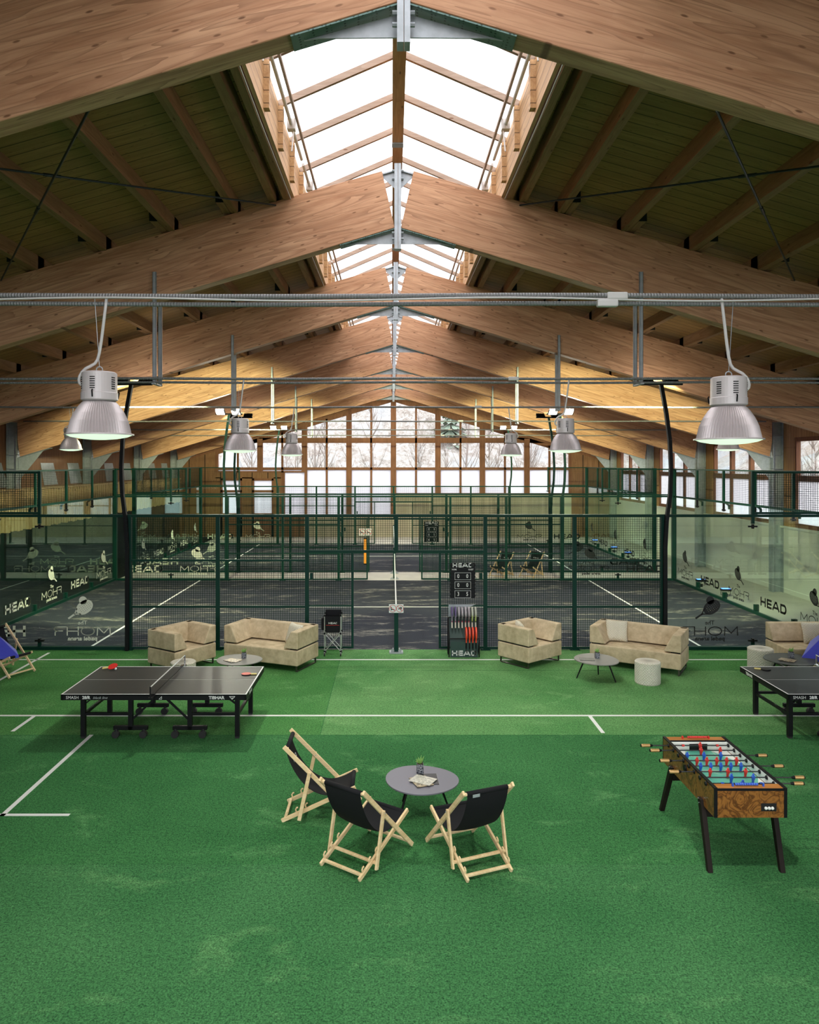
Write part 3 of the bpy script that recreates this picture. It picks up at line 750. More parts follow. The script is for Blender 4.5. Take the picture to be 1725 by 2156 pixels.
def court_net(y0, label):
    e = empty('padel_net', (0, y0+5, 0), 0, label, 'net', 'padel nets', 'thing')
    Y0, Y1 = y0+.05, y0+9.95
    def zt(y): return .88 + .05*((y-(y0+5))/5)**2
    mb = MB(); n = 24
    for k in range(n):
        a, b = Y0+(Y1-Y0)*k/n, Y0+(Y1-Y0)*(k+1)/n
        mb.bar((0, a, zt(a)), (0, b, zt(b)), .03, .055, caps=False)
    mb.build('white_tape', M['tape'], e)
    mb = MB()
    for k in range(215):
        y = Y0+(Y1-Y0)*k/214; mb.add([(-.002,y,.03),(.002,y,.03),(.002,y,zt(y)),(-.002,y,zt(y)),(0,y-.003,.03),(0,y+.003,.03),(0,y+.003,zt(y)),(0,y-.003,zt(y))], [(0,1,2,3),(4,5,6,7)])
    for k in range(19):
        z = .04+.045*k; mb.add([(0,Y0,z-.003),(0,Y1,z-.003),(0,Y1,z+.003),(0,Y0,z+.003),(-.002,Y0,z),(.002,Y0,z),(.002,Y1,z),(-.002,Y1,z)], [(0,1,2,3),(4,5,6,7)])
    mb.build('net_mesh', M['black'], e)
    for y in (y0-.28, y0+10.28):
        s = 1 if y > y0+5 else -1
        mb = MB(); mb.box(-.045, .045, y-.045, y+.045, .02, .98); mb.build('net_post', M['green'], e, bevel=.006)
        mb = MB(); mb.box(-.15, .15, y-.11, y+.11, 0, .03)
        for a in (-.1, .1):
            for b in (-.06, .06): mb.cyl((a, y+b), .014, .03, .06, 8)
        for a in (-.07, .07): mb.box(a-.01, a+.01, y-.08, y+.08, .03, .09)
        mb.build('base_plate', M['steel'], e)
        mb = MB(); mb.bar((0, y, .93), (0, y0+.05 if s < 0 else y0+9.95, .93), .02); mb.build('tension_cord', M['black'], e)
    return e
for k, y0 in enumerate((16.8, 28.8)):
    c = ('nearer', 'farther')[k]
    side_fence(y0, True, 'dark green mesh and glass fence on the near side of the %s padel court' % c, inward=-1)
    side_fence(y0+10, False, 'dark green mesh and glass fence on the far side of the %s padel court' % c, far=True, inward=1)
    end_wall(1, y0, 'glass end wall with black logos at the right of the %s court' % c)
    end_wall(-1, y0, 'glass end wall with pale logos at the left of the %s court' % c)
    court_net(y0, 'black net with white top tape across the %s padel court' % c)

# light masts at the fence posts
def mast(s, y, d, label, lit):
    e = empty('light_mast', (s*6.0, y, 0), 0, label, 'light mast', 'court light masts', 'thing')
    yo = y - d*.10
    pts = [(s*6.0, yo, 0), (s*6.0, yo, 2.3), (s*6.03, yo, 2.9), (s*6.11, yo, 3.5), (s*6.13, yo, 4.1), (s*6.10, yo, 4.7), (s*6.03, yo+.02*d, 5.3), (s*5.93, yo+.06*d, 5.93)]
    mb = MB()
    for a, b in zip(pts[:-1], pts[1:]): mb.bar(a, b, .075, .085, up=(0,1,0))
    mb.build('mast', M['black' if y < 20 else 'green'], e)
    mb = MB(); mb.bar((s*5.93-.48, yo+.06*d, 5.95), (s*5.93+.48, yo+.06*d, 5.95), .05); mb.build('crossarm', M['black'], e)
    for a in (-.28, .28):
        x = s*5.93+a; yy = yo+.22*d
        T = Matrix.Translation((x, yy, 6.02)) @ Matrix.Rotation(d*R(32), 4, 'X')
        mb = MB(); mb.T = T; mb.box(-.16, .16, -.13, .13, -.03, .035)
        for q in range(7): mb.box(-.15+.045*q, -.14+.045*q, -.12, .12, .035, .06)
        mb.bar((-.165, 0, 0), (-.10, -.14*d, .02), .012, .03); mb.bar((.165, 0, 0), (.10, -.14*d, .02), .012, .03)
        fl = mb.build('floodlight', M['black'], e)
        mb = MB(); mb.T = T; mb.box(-.14, .14, -.11, .11, -.038, -.031); mb.box(-.14, .14, .131 if d > 0 else -.139, .139 if d > 0 else -.131, -.028, .03)
        mb.build('lit_face', M['flood'] if lit else M['black'], fl)
        if lit:
            L = bpy.data.lights.new('floodlight_beam', 'SPOT'); L.energy = FLOOD*(1.5 if d > 0 else .4); L.color = (.95, 1, .55) if d > 0 else (1, .98, .80); L.spot_size = R(94); L.spot_blend = .22; L.shadow_soft_size = .05
            o = bpy.data.objects.new('floodlight_beam', L); C.objects.link(o)
            o.location = (x, yy + d*.25, 5.95); o.rotation_euler = (R(58)*d, 0, 0)
    return e
FLOOD = 1000
for k, y0 in enumerate((16.8, 28.8)):
    for s, sd in ((-1, 'left'), (1, 'right')):
        mast(s, y0, 1, 'tall bowed light mast, %s end, near side of the %s court' % (sd, ('nearer', 'farther')[k]), True)
        mast(s, y0+10, -1, 'tall bowed light mast, %s end, far side of the %s court' % (sd, ('nearer', 'farther')[k]), True)

# blue uplights behind the right end glass
for k, y in enumerate((23.5, 25.4, 33.2, 35.3, 38.6)):
    x = 10.38; cn = ['third glass foot of the nearer court', 'far right corner of the nearer court', 'near part of the farther court', 'middle of the farther court', 'far right corner of the farther court'][k]
    e = empty('blue_uplight', (x, y, 0), 0, 'blue floor uplight behind the right glass, ' + cn, 'uplight', 'blue uplights', 'thing')
    mb = MB(); mb.box(x-.05, x+.05, y-.05, y+.05, 0, .10); mb.box(x-.14, x+.14, y-.09, y+.09, .18, .25); mb.bar((x-.145, y, .22), (x-.145, y, .06), .012); mb.bar((x+.145, y, .22), (x+.145, y, .06), .012); mb.bar((x-.145, y, .06), (x+.145, y, .06), .012)
    mb.build('housing', M['black'], e)
    mb = MB(); mb.box(x-.12, x+.12, y-.075, y+.075, .25, .256); mb.build('lit_face', M['blueled'], e)
    L = bpy.data.lights.new('blue_beam', 'SPOT'); L.energy = 90; L.color = (.08, .22, 1); L.spot_size = R(62); L.spot_blend = .8; L.shadow_soft_size = .04
    o = bpy.data.objects.new('blue_beam', L); C.objects.link(o); o.location = (x+.1, y, .3); o.rotation_euler = (0, -R(158), 0)

# scoreboards
def scoreboard(x, y, label, cells):
    e = empty('scoreboard', (x, y, 1.16), 0, label, 'scoreboard', 'scoreboards', 'thing')
    mb = MB(); mb.box(x-.275, x+.275, y-.012, y, 1.16, 1.95)
    for k in range(9): mb.box(x-.285, x+.285, y-.018, y-.010, 1.19+.085*k, 1.235+.085*k)
    mb.build('board', M['black'], e)
    mb = MB()
    def T(geo, cx, cz, sx=1, sz=1):
        m2 = MB(); put2d(m2, geo, cx, cz, sx, sz); mb.add([(p[0], y-.020, p[2]) for p in m2.v], m2.f)
    T(G_HEAD, x, 1.898, .46, .48); T(text_geo('HOME', .045, .0008), x-.19, 1.80, .85); T(text_geo('GUEST', .045, .0008), x+.18, 1.80, .85)
    for r, (a, b) in enumerate(cells):
        z = 1.65-.2*r
        T(text_geo(a, .125, .002), x-.10, z, .75, 1); T(text_geo(b, .125, .002), x+.10, z, .75, 1)
        for (p, q, u, v) in ((-.18, .18, .075, .081), (-.18, .18, -.081, -.075)): mb.add([(x+p, y-.020, z+u), (x+q, y-.020, z+u), (x+q, y-.020, z+v), (x+p, y-.020, z+v)], [(0,1,2,3)])
        for p in (-.18, .174): mb.add([(x+p, y-.020, z-.08), (x+p+.006, y-.020, z-.08), (x+p+.006, y-.020, z+.08), (x+p, y-.020, z+.08)], [(0,1,2,3)])
    mb.build('lettering', M['white'], e)
scoreboard(1.49, 16.765, 'black scoreboard reading 0 0, 0 0, 3 5 on the front fence beside the gateway', [('0','0'),('0','0'),('3','5')])
scoreboard(1.43, 28.765, 'small looking black scoreboard on the fence of the farther court', [('0','0'),('6','5'),('6','5')])

# signs and the orange pad
def sign(x, y, z, w, h, label, n=1):
    e = empty('sign', (x, y, z), 0, label, 'sign', None, 'thing')
    mb = MB(); mb.box(x-w/2, x+w/2, y-.006, y, z-h/2, z+h/2); mb.build('plate', M['white'], e, bevel=.003)
    cs = [x] if n == 1 else [x-w*.25, x+w*.25]
    r = h*.40
    for q, cx in enumerate(cs):
        m2 = MB(); ring = strokes([arc(cx, z, r, r, 0, 360, 20), [(cx-r*.7, z+r*.7), (cx+r*.7, z-r*.7)]], h*.05); m2.add([(a, y-.008, b) for a, b in ring[0]], ring[1]); m2.build('red_ring', M['redplastic'], e)
        m2 = MB()
        shoe = strokes([[(cx-r*.5, z+r*.3), (cx-r*.4, z-r*.2), (cx+r*.1, z-r*.3), (cx+r*.5, z-r*.35)], [(cx-r*.4, z-r*.2), (cx-r*.4, z-r*.5)]] if (q == 0) else
                       [[(cx-r*.5, z-r*.1), (cx, z-r*.1), (cx, z+r*.3)], [(cx+r*.3, z-r*.5), (cx+r*.3, z+r*.4), (cx+r*.5, z+r*.1)]], h*.09)
        m2.add([(a, y-.007, b) for a, b in shoe[0]], shoe[1]); m2.build('pictogram', M['print'], e)
sign(0, 16.46, .985, .32, .19, 'small white sign with two red prohibition rings on the near net post', 2)
sign(-1.16, 26.77, 1.73, .22, .25, 'white no high heels sign above the orange pad, left of the pair')
sign(-.92, 26.77, 1.73, .22, .25, 'white no food sign above the orange pad, right of the pair', 1)
e = empty('orange_pad', (-1.05, 26.75, .57), 0, 'tall narrow orange pad with black ends on the fence between the courts', 'pad', None, 'thing')
mb = MB(); mb.box(-1.095, -1.005, 26.72, 26.77, .61, 1.49); mb.build('body', M['orange'], e, bevel=.01)
for a, b in ((.57, .61), (1.49, 1.53)): mb = MB(); mb.box(-1.10, -1.0, 26.715, 26.775, a, b); mb.build('end_cap', M['black'], e)
mb = MB(); mb.box(-1.06, -1.04, 26.717, 26.719, 1.02, 1.12); mb.build('print', M['white'], e)
# ================================================================== FURNITURE
def T2(mb, f): mb.v = [tuple(f(p)) for p in mb.v]; return mb
# ---- deck chairs (local +y = the way the sitter faces)
def make_deckchair():
    e = empty('deck_chair', (0,0,0)); cw = M['chairwood']
    H, F = Vector((0,-.42,.885)), Vector((0,.45,0.012)); Rr, S = Vector((0,-.45,.012)), Vector((0,.41,.40))
    pt = H.lerp(F, .36)
    for s in (-1, 1):
        mb = MB(); mb.bar(H+Vector((s*.285,0,0)), F+Vector((s*.285,0,0)), .026, .048); mb.build('long_rail', cw, e, bevel=.004, seg=1)
        mb = MB(); mb.bar(Rr+Vector((s*.252,0,0)), S+Vector((s*.252,0,0)), .026, .046); r = mb.build('seat_rail', cw, e, bevel=.004, seg=1)
        for k in range(3):
            b = Rr.lerp(S, .10+.13*k)+Vector((s*.252,0,.022)); mb = MB()
            mb.tube([b+Vector((0,-.028,-.004)), b+Vector((0,-.034,.022)), b+Vector((0,-.022,.042)), b+Vector((0,-.006,.045))], .009, 6)
            mb.build('notch_hook', cw, r)
        mb = MB(); mb.bar(pt+Vector((s*.314,-.012,.03)), Vector((s*.314,-.24,.045)), .024, .044, up=(0,1,0)); mb.build('prop', cw, e, bevel=.004, seg=1)
        mb = MB(); mb.tube([pt+Vector((s*.27,0,0)), pt+Vector((s*.331,0,0))], .007, 6); mb.build('bolt', M['steel'], e)
    hb, sb = H.lerp(F, .04), S.lerp(Rr, .05)
    for a, w, nm in ((hb, .57, 'crossbar'), (F+Vector((0,-.04,.05)), .57, 'crossbar'), (sb, .50, 'crossbar'), (Rr+Vector((0,.045,.035)), .50, 'crossbar'), (Vector((0,-.225,.105)), .63, 'crossbar')):
        mb = MB(); mb.bar(a+Vector((-w/2,0,0)), a+Vector((w/2,0,0)), .034, .026); mb.build(nm, cw, e, bevel=.004, seg=1)
    P = [hb+Vector((0,-.02,.0)), H+Vector((0,.06,-.30)), Vector((0,-.12,.20)), Vector((0,.10,.235)), S+Vector((0,-.12,-.045)), sb+Vector((0,.0,.022))]
    N = 28; pts = []
    for i in range(N+1):               # smooth curve through a Bezier of degree five
        t = i/N; q = Vector((0,0,0))
        for k in range(6): q += P[k]*math.comb(5, k)*(t**k)*((1-t)**(5-k))
        pts.append(q)
    mb = MB(); vs = []
    for i, p in enumerate(pts):
        d = (pts[min(i+1,N)]-pts[max(i-1,0)]).normalized(); n = Vector((0,-d.z,d.y))
        for j in range(7):
            x = -.235+.47*j/6; sag = -.018*math.sin(PI*i/N)*(1-(x/.235)**2)
            vs.append(Vector((x,p.y,p.z))+n*sag)
    off = len(vs); vs2 = [v+Vector((0,0.0,-.004)) for v in vs]
    fs = [(i*7+j, i*7+j+1, (i+1)*7+j+1, (i+1)*7+j) for i in range(N) for j in range(6)]
    mb.add(vs+vs2, fs+[tuple(k+off for k in reversed(f)) for f in fs])
    for c_ in (hb, sb): mb.tube([c_+Vector((-.236,0,0)), c_+Vector((.236,0,0))], .026, 12)
    sl = mb.build('sling', M['canvas'], e, smooth=True)
    # white name near the head of the sling, on the sitter's side
    g = MB(); put2d(g, G_HEAD, 0, 0, .22, .22); i = 4; p = pts[i]; d = (pts[i-1]-pts[i+1]).normalized(); n = Vector((0,-d.z,d.y)); n = -n if n.y < 0 else n
    g.v = [tuple(Vector((-a, p.y, p.z)) + d*c + n*.012) for a, _, c in g.v]; g.build('name_print', M['tape'], sl)
    return e
ch = make_deckchair()
def ang(dx, dy): return math.atan2(dy, dx) - PI/2
ch.location = (-.37, 7.97, 0); ch.rotation_euler = (0,0,ang(.583,.812))
tag(ch, 'black and pale wood deck chair in the middle, seen from behind, nearest the camera', 'deck chair', 'deck chairs')
dup(ch, (-.93, 8.96, 0), ang(.998,.0), 'black and pale wood deck chair seen from its side, facing the round table')
c3 = dup(ch, (.72, 7.95, 0), ang(-.384,.923), 'black and pale wood deck chair seen from behind, small grey tag on its sling')
mb = MB(); T3 = Matrix.Translation((.72, 7.95, 0)) @ Matrix.Rotation(ang(-.384,.923), 4, 'Z')
W[c3] = T3
mb.T = T3; mb.box(-.20, -.12, -.452, -.449, .835, .865); mb.build('care_label', M['steel'], c3)
dup(ch, (-7.78, 14.95, 0), ang(.90,-.43), 'black deck chair cut off by the left edge, blue cloth on it')
dup(ch, (8.75, 14.75, 0), ang(-.98,-.2), 'black deck chair at the right edge of the photo, under a blue cloth')
dup(ch, (3.98, 27.75, 0), ang(-.62,-.78), 'deck chair between the two padel courts, the left one of the pair')
dup(ch, (5.10, 27.75, 0), ang(-.62,-.78), 'deck chair between the two padel courts, the right one of the pair')
# blue cloths draped over the two outer chairs
def cloth(name, pts, label):
    mb = MB(); n = len(pts); c = Vector((sum(p[0] for p in pts)/n, sum(p[1] for p in pts)/n, max(p[2] for p in pts)+.05))
    vs = [Vector(p) for p in pts] + [c]; fs = [(i, (i+1)%n, n) for i in range(n)]
    b = len(vs); vs += [v-Vector((0,0,.05)) for v in vs[:]]; fs += [(b+(i+1)%n, b+i, b+n) for i in range(n)] + [(i, b+i, b+(i+1)%n, (i+1)%n) for i in range(n)]
    mb.add(vs, fs); return tag(mb.build(name, M['towel'], None, Matrix.Translation(c), bevel=.01, sub=0), label, 'cloth', None, 'thing')
cloth('blue_cloth', [(-7.42,14.70,.40),(-7.62,15.0,.44),(-8.1,15.3,.64),(-8.3,14.95,.66),(-7.95,14.5,.40)], 'blue cloth spread over the seat of the deck chair at the left edge')
cloth('blue_cloth', [(7.86,14.55,.40),(8.25,14.95,.62),(8.9,15.2,.95),(9.2,14.8,.9),(8.9,14.3,.42),(8.35,14.3,.38)], 'blue cloth reaching in from the right edge of the photo over a coffee table')

# ---- coffee tables
def make_table(top):
    e = empty('coffee_table', (0,0,0)); mb = MB(); n = 48; pr = []
    for k in range(n):
        a = 2*PI*k/n; r = .425*(1+.035*math.cos(2*a+.6)+.025*math.cos(3*a-.4)); pr.append((r*math.cos(a), r*math.sin(a)))
    mb.prism(pr, .382, .40, 'z'); mb.build('table_top', M[top], e, bevel=.004)
    mb = MB(); mb.box(-.2, .2, -.012, .012, .37, .382); mb.box(-.012, .012, -.2, .2, .37, .382); mb.build('under_frame', M['black'], e)
    for a in (-2.4, .47, 2.2):
        c, s = math.cos(a), math.sin(a)
        mb = MB(); mb.tube([(.22*c, .22*s, .38), (.37*c, .37*s, 0)], [.016, .011], 10); mb.build('leg', M['black'], e)
    return e
def pot(x, y, z, label):
    e = empty('potted_succulent', (x, y, z), 0, label, 'plant', 'small potted succulents', 'thing')
    mb = MB(); mb.T = Matrix.Translation((x,y,z)); mb.prism([(-.042,-.042),(.042,-.042),(.042,.042),(-.042,.042)], 0, .115, 'z'); p = mb.build('pot', M['potblue'], e, bevel=.008)
    mb = MB(); mb.T = Matrix.Translation((x,y,z)); mb.box(-.036, .036, -.036, .036, .10, .118); mb.build('soil', M['soil'], p)
    for k in range(13):
        a = k*2.4; r = .02+.0025*k; t = .17+.04*(k % 3)/2 - .0012*k
        mb = MB(); mb.T = Matrix.Translation((x,y,z)); mb.tube([(.006*math.cos(a), .006*math.sin(a), .11), (r*.7*math.cos(a), r*.7*math.sin(a), .14), (r*1.35*math.cos(a), r*1.35*math.sin(a), t)], [.007, .009, .001], 6)
        mb.build('leaf', M['leafgreen'], e)
m = M['potblue'] = mat('dark patterned pot', (.015,.02,.035), .4); t = NT(m)
vo = t.n('ShaderNodeTexVoronoi', feature='DISTANCE_TO_EDGE'); vo.inputs['Scale'].default_value = 45; t.l(t.coord(), vo.inputs['Vector'])
t.base(t.ramp(vo.outputs['Distance'], [(.05, (.35,.36,.40)), (.12, (.012,.016,.03))]))
M['soil'] = mat('soil', (.03,.02,.012), .9); M['leafgreen'] = mat('succulent leaf', (.22,.42,.10), .5)
def cover(name, a, b, sc):
    m = mat(name, a, .35); t = NT(m); t.base(t.ramp(t.noise(t.coord(), sc, 4, .6, 1.5), [(.42, a), (.58, b)])); return m
M['cov1'] = cover('magazine cover sand', (.48,.38,.24), (.12,.10,.07), 14)
M['cov2'] = cover('magazine cover grey', (.42,.40,.34), (.70,.66,.56), 18)
M['cov3'] = cover('magazine cover dark', (.02,.02,.022), (.05,.05,.05), 8)
def mag(x, y, z, rz, m, label, w=.21, h=.275, t=.007):
    Mx = Matrix.Translation((x,y,z)) @ Matrix.Rotation(rz, 4, 'Z')
    e = empty('magazine', (x,y,z), rz, label, 'magazine', 'magazines on the coffee tables', 'thing'); W[e] = Mx
    mb = MB(); mb.T = Mx; mb.box(-w/2, w/2, -h/2, h/2, 0, t); mb.build('cover', M[m], e)
    mb = MB(); mb.T = Mx; mb.box(-w/2+.004, w/2+.0015, -h/2+.003, h/2-.003, .0015, t-.0015); mb.build('pages', M['white'], e)
ct = make_table('tabletop'); ct.location = (.255, 8.94, 0); tag(ct, 'round pebble-shaped grey coffee table in the foreground between three deck chairs', 'coffee table', 'coffee tables')
pot(.245, 9.12, .40, 'small succulent in a dark pot on the foreground grey table')
mag(.34, 8.93, .40, .05, 'cov3', 'dark magazine at the bottom of the stack on the foreground table', .22, .3)
mag(.25, 8.85, .4075, .35, 'cov1', 'brown covered magazine in the middle of the stack on the foreground table')
mag(.27, 8.87, .415, 1.05, 'cov2', 'light covered magazine lying on top of the stack on the foreground table')
ct2 = make_table('tabletop2'); ct2.location = (-3.04, 14.42, 0); tag(ct2, 'light grey coffee table before the left sofa', 'coffee table', 'coffee tables')
pot(-2.96, 14.50, .40, 'small succulent in a dark pot on the table before the left sofa')
mag(-3.15, 14.30, .40, .8, 'cov3', 'dark magazine under the other one, before the left sofa'); mag(-3.13, 14.31, .4075, 1.1, 'cov1', 'sandy magazine lying uppermost before the left sofa')
ct3 = make_table('tabletop2'); ct3.location = (3.85, 14.45, 0); ct3.rotation_euler = (0,0,-1.0); tag(ct3, 'light grey coffee table before the right sofa', 'coffee table', 'coffee tables')
pot(3.88, 14.50, .40, 'small succulent in a dark pot on the table before the right sofa')
mag(3.66, 14.42, .40, 1.4, 'cov3', 'dark magazine lying alone beside the pot before the right sofa')
ct4 = make_table('tabletop3'); ct4.location = (7.60, 14.45, 0); ct4.rotation_euler = (0,0,.8); ct4.scale = (1.12,1.12,1); tag(ct4, 'dark grey coffee table behind the right table tennis table', 'coffee table', 'coffee tables')
pot(7.66, 14.55, .40, 'small succulent in a dark pot on the dark table at the right edge')
mag(7.46, 14.32, .40, 1.2, 'cov3', 'dark magazine under a lighter one on the dark table at the right edge'); mag(7.47, 14.33, .4075, .8, 'cov1', 'light brown magazine uppermost on the dark table at the right edge')

# ---- sofas (local: front at -y, left front corner at the origin)
def make_sofa(w, d, name, arms=(1, 1)):
    e = empty(name, (0,0,0)); sd = M['suede']
    mb = MB(); mb.box(0, w, 0, d, .125, .435); mb.build('seat_base', sd, e, bevel=.022, seg=3)
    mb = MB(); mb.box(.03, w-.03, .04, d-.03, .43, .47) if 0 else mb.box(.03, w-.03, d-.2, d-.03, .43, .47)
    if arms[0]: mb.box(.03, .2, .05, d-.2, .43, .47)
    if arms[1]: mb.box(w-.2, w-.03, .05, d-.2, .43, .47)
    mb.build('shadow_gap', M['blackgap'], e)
    zb, zt = .462, .805; bi, ti = .33, .16
    if arms[0]: mb = MB(); mb.prism([(0,zb),(bi,zb),(ti,zt),(0,zt)], .005, d-.03, 'y'); mb.build('armrest', sd, e, bevel=.018, seg=3)
    if arms[1]: mb = MB(); mb.prism([(w,zb),(w,zt),(w-ti,zt),(w-bi,zb)], .005, d-.03, 'y'); mb.build('armrest', sd, e, bevel=.018, seg=3)
    mb = MB(); mb.prism([(d,zb),(d,zt),(d-ti,zt),(d-bi,zb)], 0.001, w-.001, 'x'); mb.build('backrest', sd, e, bevel=.018, seg=3)
    for x in (.05, w-.05):
        mb = MB(); a, b = .05, d-.05
        for p, q in (((x,a,.13),(x,a,.012)), ((x,a,.012),(x,b,.012)), ((x,b,.012),(x,b,.13)), ((x,a,.118),(x,b,.118))): mb.bar(p, q, .03, .018)
        mb.build('sled_leg', M['sled'], e)
    return e
M['sled'] = mat('dark bronze leg', (.10,.09,.075), .35, .7)
def place(e, near, th, label, cat, grp):     # near = world x,y of the left front corner
    e.location = (near[0], near[1], 0); e.rotation_euler = (0,0,th); tag(e, label, cat, grp)
    W[e] = Matrix.Translation(e.location) @ Matrix.Rotation(th, 4, 'Z')
s = make_sofa(1.08, .84, 'armchair'); place(s, (2.67, 15.13), R(40), 'boxy beige suede armchair right of the racket display, with a small cushion', 'armchair', 'beige armchairs')
th = R(56); s = make_sofa(1.08, .84, 'armchair'); place(s, (-4.37, 14.75), th, 'boxy beige suede armchair at the left behind the table tennis table', 'armchair', 'beige armchairs')
th = R(-23); s = make_sofa(1.76, .88, 'sofa'); place(s, (-1.977-1.76*math.cos(th), 14.90-1.76*math.sin(th)), th, 'beige suede two-seat sofa left of the ball cart', 'sofa', 'beige sofas'); SL = W[s]
th = R(-31); s = make_sofa(1.80, .88, 'sofa'); place(s, (5.55-1.80*math.cos(th), 14.62-1.80*math.sin(th)), th, 'beige suede two-seat sofa right of centre, a quilted cushion at its left', 'sofa', 'beige sofas'); SR = W[s]
s = make_sofa(1.9, .9, 'sofa', (0, 0)); place(s, (7.87, 15.08), 0, 'beige suede sofa without armrest at the right edge behind the dark table', 'sofa', 'beige sofas'); SE = W[s]
# cushions
def cushion(Mx, label, sz=.44, m='quilt'):
    mb = MB(); n = 12; vs = []
    for sgn in (1, -1):
        for i in range(n+1):
            for j in range(n+1):
                u, v = -1+2*i/n, -1+2*j/n
                h = .075*((1-u**4)*(1-v**4))**.5
                pin = 1-.07*(1-abs(u))*(abs(v)**3) ; pin2 = 1-.07*(1-abs(v))*(abs(u)**3)
                vs.append(Mx @ Vector((u*sz/2*pin2, v*sz/2*pin, sgn*(h+.003))))
    k = (n+1)**2; fs = []
    for i in range(n):
        for j in range(n):
            a = i*(n+1)+j; q = (a, a+n+1, a+n+2, a+1); fs.append(q); fs.append(tuple(x+k for x in reversed(q)))
    rim = [i*(n+1) for i in range(n+1)] + [n*(n+1)+j for j in range(1, n+1)] + [i*(n+1)+n for i in range(n-1, -1, -1)] + [j for j in range(n-1, 0, -1)]
    for a, b in zip(rim, rim[1:]+rim[:1]): fs.append((b, a, a+k, b+k))
    mb.add(vs, fs); tag(mb.build('cushion', M[m], None, Mx, smooth=True), label, 'cushion', 'quilted cushions', 'thing')
def cm(S, x, y, z, rz, tilt): return S @ Matrix.Translation((x,y,z)) @ Matrix.Rotation(rz, 4, 'Z') @ Matrix.Rotation(R(90)-tilt, 4, 'X')
cushion(cm(SR, .43, .50, .655, R(14), R(20)), 'quilted cream cushion leaning in the left corner of the right sofa')
cushion(cm(SL, 1.42, .46, .65, R(-26), R(20)), 'quilted cream cushion leaning on the right armrest of the left sofa')
SA = Matrix.Translation((2.67, 15.13, 0)) @ Matrix.Rotation(R(40), 4, 'Z')
cushion(cm(SA, .38, .50, .64, R(52), R(24)), 'quilted cream cushion almost hidden behind an armrest of the right armchair')
cushion(cm(SE, .80, .50, .65, R(-4), R(20)), 'quilted cream cushion on the sofa at the right edge')
# poufs
def pouf(x, y, r, label):
    mb = MB(); prof = [(.001,0),(r*.96,0),(r,.02),(r,.38),(r*.985,.405),(r*.93,.418),(.001,.42)]
    mb.lathe(prof, 48); mb.v = [(a+x, b+y, c) for a, b, c in mb.v]
    e = empty('pouf', (x,y,0), 0, label, 'pouf', 'quilted poufs', 'thing')
    mb.build('body', M['quiltround'], e, smooth=False, bevel=0)
    mb = MB(); mb.lathe([(r+.003,.395),(r+.006,.40),(r+.003,.405)], 48); mb.v = [(a+x, b+y, c) for a, b, c in mb.v]; mb.build('piping', M['quilt'], e)
pouf(4.77, 14.25, .237, 'round quilted cream pouf standing alone on the turf beside the right sofa')
pouf(-4.06, 14.22, .235, 'round quilted pouf half hidden behind the left table tennis table')
pouf(7.41, 15.25, .245, 'round quilted cream pouf left of the sofa at the right edge')

